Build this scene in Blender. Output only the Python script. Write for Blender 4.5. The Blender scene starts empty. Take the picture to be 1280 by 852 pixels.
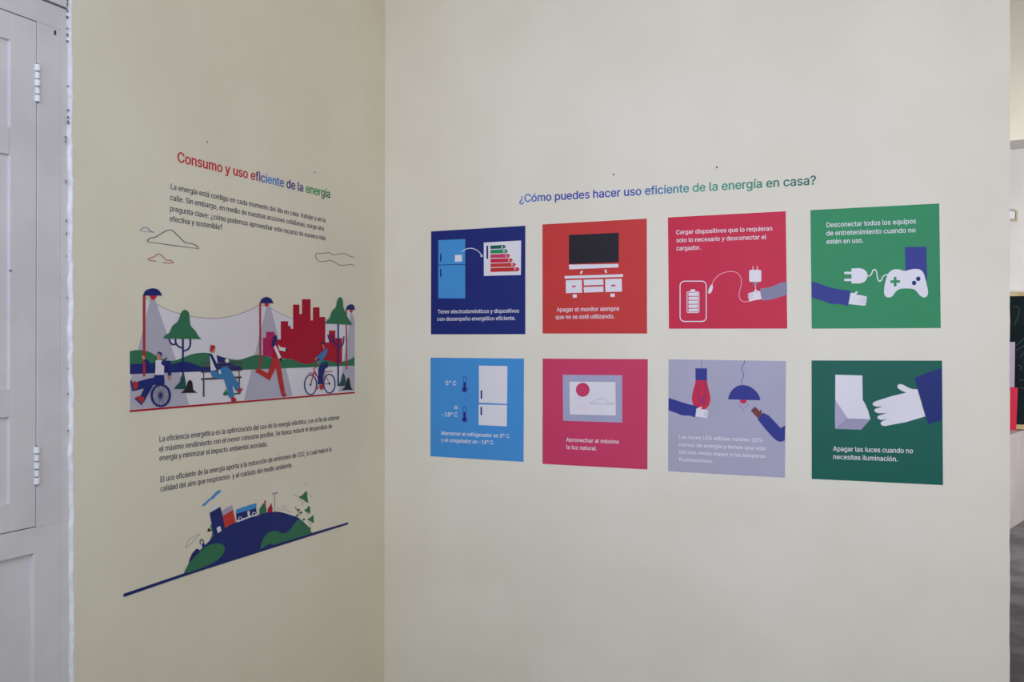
import bpy, bmesh, math, random
from mathutils import Vector, Matrix
from mathutils.geometry import tessellate_polygon

sc = bpy.context.scene
COL = sc.collection
random.seed(7)

# ------------------------------------------------------------------ camera
CAM = Vector((1.95732, -3.36844, 1.58))
YAW, PITCH, ROLL, FPX = 0.39512, 0.00132, 0.00122, 1204.31
fwd = Vector((-math.sin(YAW) * math.cos(PITCH), math.cos(YAW) * math.cos(PITCH), math.sin(PITCH)))
r0 = Vector((math.cos(YAW), math.sin(YAW), 0))
u0 = r0.cross(fwd)
rgt = r0 * math.cos(ROLL) + u0 * math.sin(ROLL)
upv = -r0 * math.sin(ROLL) + u0 * math.cos(ROLL)
cam_data = bpy.data.cameras.new('camera')
cam_data.sensor_width = 36
cam_data.lens = FPX / 1280 * 36
cam_data.clip_start = 0.05
cam = bpy.data.objects.new('camera', cam_data)
COL.objects.link(cam)
cam.matrix_world = Matrix(((rgt.x, upv.x, -fwd.x, CAM.x), (rgt.y, upv.y, -fwd.y, CAM.y),
                           (rgt.z, upv.z, -fwd.z, CAM.z), (0, 0, 0, 1)))
sc.camera = cam

# ------------------------------------------------------------------ light
world = bpy.data.worlds.new('daylight')
sc.world = world
world.use_nodes = True
wb = world.node_tree.nodes['Background']
wb.inputs[0].default_value = (0.73, 0.83, 1.0, 1)
wb.inputs[1].default_value = 0.56


def area_light(name, loc, target, w, h, power, colour):
    d = bpy.data.lights.new(name, 'AREA')
    d.shape = 'RECTANGLE'
    d.size, d.size_y, d.energy, d.color = w, h, power, colour
    o = bpy.data.objects.new(name, d)
    COL.objects.link(o)
    o.location = loc
    o.rotation_euler = (Vector(target) - Vector(loc)).to_track_quat('-Z', 'Y').to_euler()
    return o


area_light('high_fill_light', (1.7, -3.4, 2.7), (1.5, 0, 1.7), 1.6, 1.0, 32.2, (0.64, 0.75, 1.00))  # added fill above the camera, fitted to the wall tones
area_light('rear_fill_light', (1.6, -5.0, 2.0), (1.5, 0, 1.8), 1.6, 1.2, 12.4, (0.60, 0.65, 1.00)).data.spread = math.radians(60)  # added narrow fill behind the camera, balances the right wall
area_light('side_warm_fill', (5.4, -1.8, 2.2), (0, -1, 1.6), 1.4, 1.6, 29.0, (1.00, 0.88, 0.34))  # added warm fill in place of bounced light, no real source
area_light('far_warm_fill', (0.6, -5.5, 2.2), (0.9, 0, 1.7), 2.0, 1.8, 20.0, (1.00, 0.92, 0.50))  # added weak warm fill, tuned with the others to the wall brightness
area_light('passage_fill_light', (4.2, 0.9, 1.3), (2.5, 2.36, 2.3), 0.8, 0.8, 12.5, (0.95, 0.96, 1.0)).data.spread = math.radians(55)  # added low fill that grades the header, unseen source
area_light('rear_room_window_light', (4.6, 3.6, 1.7), (2.9, 6.4, 1.9), 1.4, 1.4, 90, (0.95, 0.96, 1.0))

vs = sc.view_settings
vs.view_transform = 'Standard'
vs.look = 'None'
vs.gamma = 1
vs.use_curve_mapping = False
vs.exposure = 0.045


# ------------------------------------------------------------------ materials
def lin(c):
    c /= 255.0
    return c / 12.92 if c <= 0.04045 else ((c + 0.055) / 1.055) ** 2.4


def srgb(r, g, b):
    return (lin(r), lin(g), lin(b), 1)


def base_mat(name, rough=0.6, spec=0.3):
    m = bpy.data.materials.new(name)
    m.use_nodes = True
    b = m.node_tree.nodes['Principled BSDF']
    b.inputs['Roughness'].default_value = rough
    b.inputs['Specular IOR Level'].default_value = spec
    return m, m.node_tree, b


def noise_mix(nt, ca, cb, scale, lo=0.4, hi=0.6, detail=5, coord='Object'):
    tc = nt.nodes.new('ShaderNodeTexCoord')
    nz = nt.nodes.new('ShaderNodeTexNoise')
    nz.inputs['Scale'].default_value = scale
    nz.inputs['Detail'].default_value = detail
    nt.links.new(tc.outputs[coord], nz.inputs['Vector'])
    rp = nt.nodes.new('ShaderNodeValToRGB')
    rp.color_ramp.elements[0].position, rp.color_ramp.elements[0].color = lo, ca
    rp.color_ramp.elements[1].position, rp.color_ramp.elements[1].color = hi, cb
    nt.links.new(nz.outputs['Fac'], rp.inputs['Fac'])
    return tc, nz, rp


def bump(nt, b, tc, scale, strength, dist, detail=4):
    nz = nt.nodes.new('ShaderNodeTexNoise')
    nz.inputs['Scale'].default_value = scale
    nz.inputs['Detail'].default_value = detail
    nt.links.new(tc.outputs['Object'], nz.inputs['Vector'])
    bp = nt.nodes.new('ShaderNodeBump')
    bp.inputs['Strength'].default_value = strength
    bp.inputs['Distance'].default_value = dist
    nt.links.new(nz.outputs['Fac'], bp.inputs['Height'])
    nt.links.new(bp.outputs['Normal'], b.inputs['Normal'])


def paint(name, ca, cb, scale=3, rough=0.75, spec=0.25, bs=9, bstr=0.25, bd=0.01):
    m, nt, b = base_mat(name, rough, spec)
    tc, nz, rp = noise_mix(nt, ca, cb, scale)
    nt.links.new(rp.outputs['Color'], b.inputs['Base Color'])
    bump(nt, b, tc, bs, bstr, bd)
    return m


def vinyl(name, rgb, rough=0.5, spec=0.2):
    """printed adhesive vinyl: flat ink with a very slight mottle"""
    m, nt, b = base_mat(name, rough, spec)
    c = srgb(*rgb)
    d = tuple(x * 0.94 for x in c[:3]) + (1,)
    tc, nz, rp = noise_mix(nt, d, c, 6, 0.3, 0.7, 2)
    nt.links.new(rp.outputs['Color'], b.inputs['Base Color'])
    return m


def ramp_vinyl(name, axis, stops):
    """ink that changes colour along the lettering; stops are (metres from the object origin, rgb)"""
    m, nt, b = base_mat(name, 0.5, 0.3)
    tc = nt.nodes.new('ShaderNodeTexCoord')
    sp = nt.nodes.new('ShaderNodeSeparateXYZ')
    nt.links.new(tc.outputs['Object'], sp.inputs[0])
    mr = nt.nodes.new('ShaderNodeMapRange')
    a, z = stops[0][0], stops[-1][0]
    mr.inputs['From Min'].default_value, mr.inputs['From Max'].default_value = a, z
    nt.links.new(sp.outputs[axis], mr.inputs['Value'])
    rp = nt.nodes.new('ShaderNodeValToRGB')
    els = rp.color_ramp.elements
    els[0].position, els[0].color = 0.0, srgb(*stops[0][1])
    els[1].position, els[1].color = 1.0, srgb(*stops[-1][1])
    for p, c in stops[1:-1]:
        e = els.new((p - a) / (z - a))
        e.color = srgb(*c)
    nt.links.new(mr.outputs['Result'], rp.inputs['Fac'])
    nt.links.new(rp.outputs['Color'], b.inputs['Base Color'])
    return m


M = {}
M['cream'] = paint('cream_wall_paint', srgb(220, 212, 192), srgb(224, 217, 198), 2.2, 0.8, 0.2, 7, 0.3, 0.012)
M['white_plaster'] = paint('chipped_white_plaster', srgb(222, 221, 224), srgb(236, 235, 236), 30, 0.85, 0.2, 60, 0.5, 0.004)
M['rear_wall'] = paint('rear_wall_paint', srgb(214, 209, 203), srgb(220, 216, 210), 2, 0.8, 0.2)
M['ceiling'] = paint('ceiling_paint', srgb(214, 208, 196), srgb(222, 216, 204), 2)
M['chip'] = paint('grey_grime', srgb(96, 94, 98), srgb(128, 126, 130), 60)
M['soffit'] = paint('shaded_soffit_grey', srgb(158, 150, 144), srgb(168, 160, 154), 3)  # grey stands in for shade on the header's underside
M['plinth'] = paint('pinkish_grey_paint', srgb(186, 174, 170), srgb(194, 182, 178), 3)
M['door'] = paint('white_door_paint', srgb(207, 202, 205), srgb(215, 210, 212), 5, 0.55, 0.35, 40, 0.12, 0.004)
M['hinge'] = paint('painted_hinge', srgb(222, 223, 230), srgb(232, 233, 238), 40, 0.45, 0.4, 90, 0.2, 0.002)
M['gap'] = paint('dark_grime', srgb(52, 50, 54), srgb(74, 72, 76), 40)
M['concrete'] = paint('worn_concrete', srgb(80, 77, 79), srgb(118, 114, 116), 3.5, 0.5, 0.4, 14, 0.2, 0.01)
M['board'] = paint('blackboard_paint', srgb(6, 18, 22), srgb(12, 28, 30), 4, 0.7, 0.12)
M['wood'] = paint('pale_wood', srgb(176, 150, 112), srgb(198, 172, 134), 14)
M['chalk'] = vinyl('chalk', (62, 84, 82), 0.9, 0.1)
M['beige'] = vinyl('beige_plastic', (190, 176, 146))
INK = dict(navy=(23, 37, 109), blue=(67, 142, 202), white=(222, 217, 219), red=(195, 54, 50), crimson=(198, 33, 64), green=(41, 135, 83), magenta=(199, 56, 94),
           lavender=(169, 165, 181), deepgreen=(4, 91, 73), screen=(29, 25, 33), sleeve=(44, 52, 131), greyblue=(163, 162, 184), steel=(130, 130, 151),
           pink=(236, 185, 193), brown=(110, 56, 51), shade1=(171, 164, 188), mauve=(172, 154, 174), shade2=(157, 149, 171), therm=(55, 78, 152), pale=(198, 204,
           219), sky=(219, 214, 222), cone=(178, 174, 190), leaf=(48, 112, 80), brickred=(170, 4, 42), wine=(177, 28, 89), post=(177, 44, 47), peach=(194, 129,
           112), teal=(30, 77, 73), black=(30, 28, 37), bench=(79, 64, 73), orange=(186, 44, 42), jeans=(59, 122, 174), text=(55, 52, 84), outline=(74, 71, 88),
           skyline=(112, 134, 166), greycloud=(134, 135, 140), redline=(176, 78, 78), greyline=(140, 138, 146), ghost=(174, 170, 176), cable=(150, 128, 146))
for k, c in INK.items():
    M[k] = vinyl(k + '_vinyl', c)


# ------------------------------------------------------------------ mesh helpers
def tag(o, label=None, cat=None, group=None, kind=None):
    for k, v in (('label', label), ('category', cat), ('group', group), ('kind', kind)):
        if v:
            o[k] = v
    return o


def empty(name, loc):
    o = bpy.data.objects.new(name, None)
    o.empty_display_size = 0.05
    COL.objects.link(o)
    o.location = loc
    return o


def link(name, bm, mat, parent=None, bevel=0):
    bmesh.ops.recalc_face_normals(bm, faces=bm.faces)
    me = bpy.data.meshes.new(name)
    bm.to_mesh(me)
    bm.free()
    me.materials.append(mat)
    o = bpy.data.objects.new(name, me)
    COL.objects.link(o)
    if parent:
        o.parent = parent
    if bevel:
        md = o.modifiers.new('bevel', 'BEVEL')
        md.width, md.segments, md.limit_method = bevel, 2, 'ANGLE'
    return o


def add_box(bm, x0, x1, y0, y1, z0, z1):
    v = [bm.verts.new((x, y, z)) for x in (x0, x1) for y in (y0, y1) for z in (z0, z1)]
    for f in ((0, 1, 3, 2), (4, 6, 7, 5), (0, 4, 5, 1), (2, 3, 7, 6), (0, 2, 6, 4), (1, 5, 7, 3)):
        bm.faces.new([v[i] for i in f])


def box(name, x0, x1, y0, y1, z0, z1, mat, parent=None, bevel=0):
    bm = bmesh.new()
    add_box(bm, x0, x1, y0, y1, z0, z1)
    return link(name, bm, mat, parent, bevel)


def add_cyl(bm, p, axis_len, r, n=14):
    a = [bm.verts.new((p[0] + r * math.cos(2 * math.pi * k / n), p[1] + r * math.sin(2 * math.pi * k / n), p[2])) for k in range(n)]
    b = [bm.verts.new((v.co.x, v.co.y, p[2] + axis_len)) for v in a]
    for k in range(n):
        bm.faces.new((a[k], a[(k + 1) % n], b[(k + 1) % n], b[k]))
    bm.faces.new(a[::-1])
    bm.faces.new(b)


# ------------------------------------------------------------------ flat vinyl on a wall
# 'L' is the plane x = 0 (facing +x), 'R' the plane y = 0 (facing -y), 'B' the blackboard face in the rear room
BOARD_Y = 6.34


def ray(p):
    return fwd + rgt * ((p[0] - 640) / FPX) - upv * ((p[1] - 426) / FPX)


def pin(wall, p):
    """a point measured on the photograph -> metres along and up the wall it lies on"""
    d = ray(p)
    if wall == 'L':
        t = -CAM.x / d.x
        return (CAM.y + t * d.y, CAM.z + t * d.z)
    t = ((0 if wall == 'R' else BOARD_Y) - CAM.y) / d.y
    return (CAM.x + t * d.x, CAM.z + t * d.z)


def to3(wall, q, off):
    if wall == 'L':
        return Vector((off, q[0], q[1]))
    return Vector((q[0], (0 if wall == 'R' else BOARD_Y) - off, q[1]))


BASE, STEP = 0.0006, 0.0003
PLY = [0]


def offs(layer):
    return (0.0, BASE) if layer == 0 else (BASE + STEP * (layer - 1), BASE + STEP * layer)


def crop(x0, y0, s):
    return lambda pts: [(x0 + x / s, y0 + y / s) for x, y in pts]


def sm(pts, closed=False, n=5):
    """smooth curve through the points"""
    out = []
    m = len(pts)
    for i in range(m if closed else m - 1):
        if closed:
            p0, p1, p2, p3 = (pts[(i + k) % m] for k in (-1, 0, 1, 2))
        else:
            p0, p1, p2, p3 = pts[max(i - 1, 0)], pts[i], pts[i + 1], pts[min(i + 2, m - 1)]
        for k in range(n):
            t = k / n
            out.append(tuple(0.5 * (2 * b + (c - a) * t + (2 * a - 5 * b + 4 * c - d) * t * t + (3 * b - a - 3 * c + d) * t ** 3)
                             for a, b, c, d in zip(p0, p1, p2, p3)))
    if not closed:
        out.append(tuple(pts[-1]))
    return out


def ell(cx, cy, rx, ry, a0=0, a1=360, n=28):
    full = abs(a1 - a0) >= 360
    return [(cx + rx * math.cos(math.radians(a0 + (a1 - a0) * k / n)), cy + ry * math.sin(math.radians(a0 + (a1 - a0) * k / n)))
            for k in range(n if full else n + 1)]


def rrect(x0, y0, x1, y1, r, n=5):
    out = []
    for cx, cy, a in ((x1 - r, y0 + r, -90), (x1 - r, y1 - r, 0), (x0 + r, y1 - r, 90), (x0 + r, y0 + r, 180)):
        out += ell(cx, cy, r, r, a, a + 90, n)
    return out


def line(pts, w, closed=False):
    """outline(s) of a stroke of width w: a list of loops (outer, inner) or one loop"""
    m = len(pts)
    L, R = [], []
    for i in range(m):
        a = pts[(i - 1) % m] if (closed or i) else pts[0]
        c = pts[(i + 1) % m] if (closed or i < m - 1) else pts[-1]
        b = pts[i]
        n = Vector((0, 0))
        for p, q in ((a, b), (b, c)):
            d = Vector((q[0] - p[0], q[1] - p[1]))
            if d.length > 1e-6:
                d.normalize()
                n += Vector((-d.y, d.x))
        if n.length < 1e-6:
            n = Vector((0, 1))
        n.normalize()
        L.append((b[0] + n.x * w / 2, b[1] + n.y * w / 2))
        R.append((b[0] - n.x * w / 2, b[1] - n.y * w / 2))
    return [L, R] if closed else [L + R[::-1]]


def solid(bm, wall, loops, layer, org):
    """loops are in wall metres (even-odd fill); a thin slab of vinyl"""
    o0, o1 = offs(layer)
    PLY[0] = (PLY[0] + 1) % 60
    o1 += PLY[0] * 0.000004          # film edges that overlap never lie in exactly one plane
    loops = [[q for i, q in enumerate(l) if (Vector(q) - Vector(l[i - 1])).length > 1e-6] for l in loops]
    loops = [l for l in loops if len(l) > 2]
    if not loops:
        return
    tri = tessellate_polygon([[Vector((q[0] * 1000, q[1] * 1000, 0)) for q in l] for l in loops])
    flat = [q for l in loops for q in l]
    lo = [bm.verts.new(to3(wall, q, o0) - org) for q in flat]
    hi = [bm.verts.new(to3(wall, q, o1) - org) for q in flat]
    for t in tri:
        if len(set(t)) == 3:
            try:
                bm.faces.new([hi[i] for i in t])
                bm.faces.new([lo[i] for i in reversed(t)])
            except ValueError:
                pass
    s = 0
    for l in loops:
        n = len(l)
        for i in range(n):
            a, b = s + i, s + (i + 1) % n
            try:
                bm.faces.new((lo[a], lo[b], hi[b], hi[a]))
            except ValueError:
                pass
        s += n


class Sheet:
    """one decal: an Empty at the lower middle of its outline, parts pinned to the wall"""

    def __init__(self, name, wall, base_px):
        self.wall = wall
        self.org = to3(wall, pin(wall, base_px), 0)
        self.root = empty(name, self.org)

    def part(self, name, pieces, mat, layer=1, parent=None):
        """pieces: list of groups of loops in photograph pixels"""
        bm = bmesh.new()
        for g in pieces:
            if isinstance(g[0][0], (int, float)):
                g = [g]
            solid(bm, self.wall, [[pin(self.wall, p) for p in l] for l in g], layer, self.org)
        return link(name, bm, M[mat] if isinstance(mat, str) else mat, parent or self.root)

    def text(self, name, lines, mat, layer=1, parent=None, bold=5):
        bm = bmesh.new()
        set_text(bm, self.wall, lines, layer, self.org, bold)
        return link(name, bm, M[mat] if isinstance(mat, str) else mat, parent or self.root)


def single(name, wall, base_px, pieces, mat):
    org = to3(wall, pin(wall, base_px), 0)
    bm = bmesh.new()
    for g in pieces:
        if isinstance(g[0][0], (int, float)):
            g = [g]
        solid(bm, wall, [[pin(wall, p) for p in l] for l in g], 0, org)
    o = link(name, bm, M[mat])
    o.location = org
    return o


def single_text(name, wall, base_px, lines, mat, bold=5):
    org = to3(wall, pin(wall, base_px), 0)
    bm = bmesh.new()
    set_text(bm, wall, lines, 0, org, bold)
    o = link(name, bm, M[mat] if isinstance(mat, str) else mat)
    o.location = org
    return o


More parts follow.
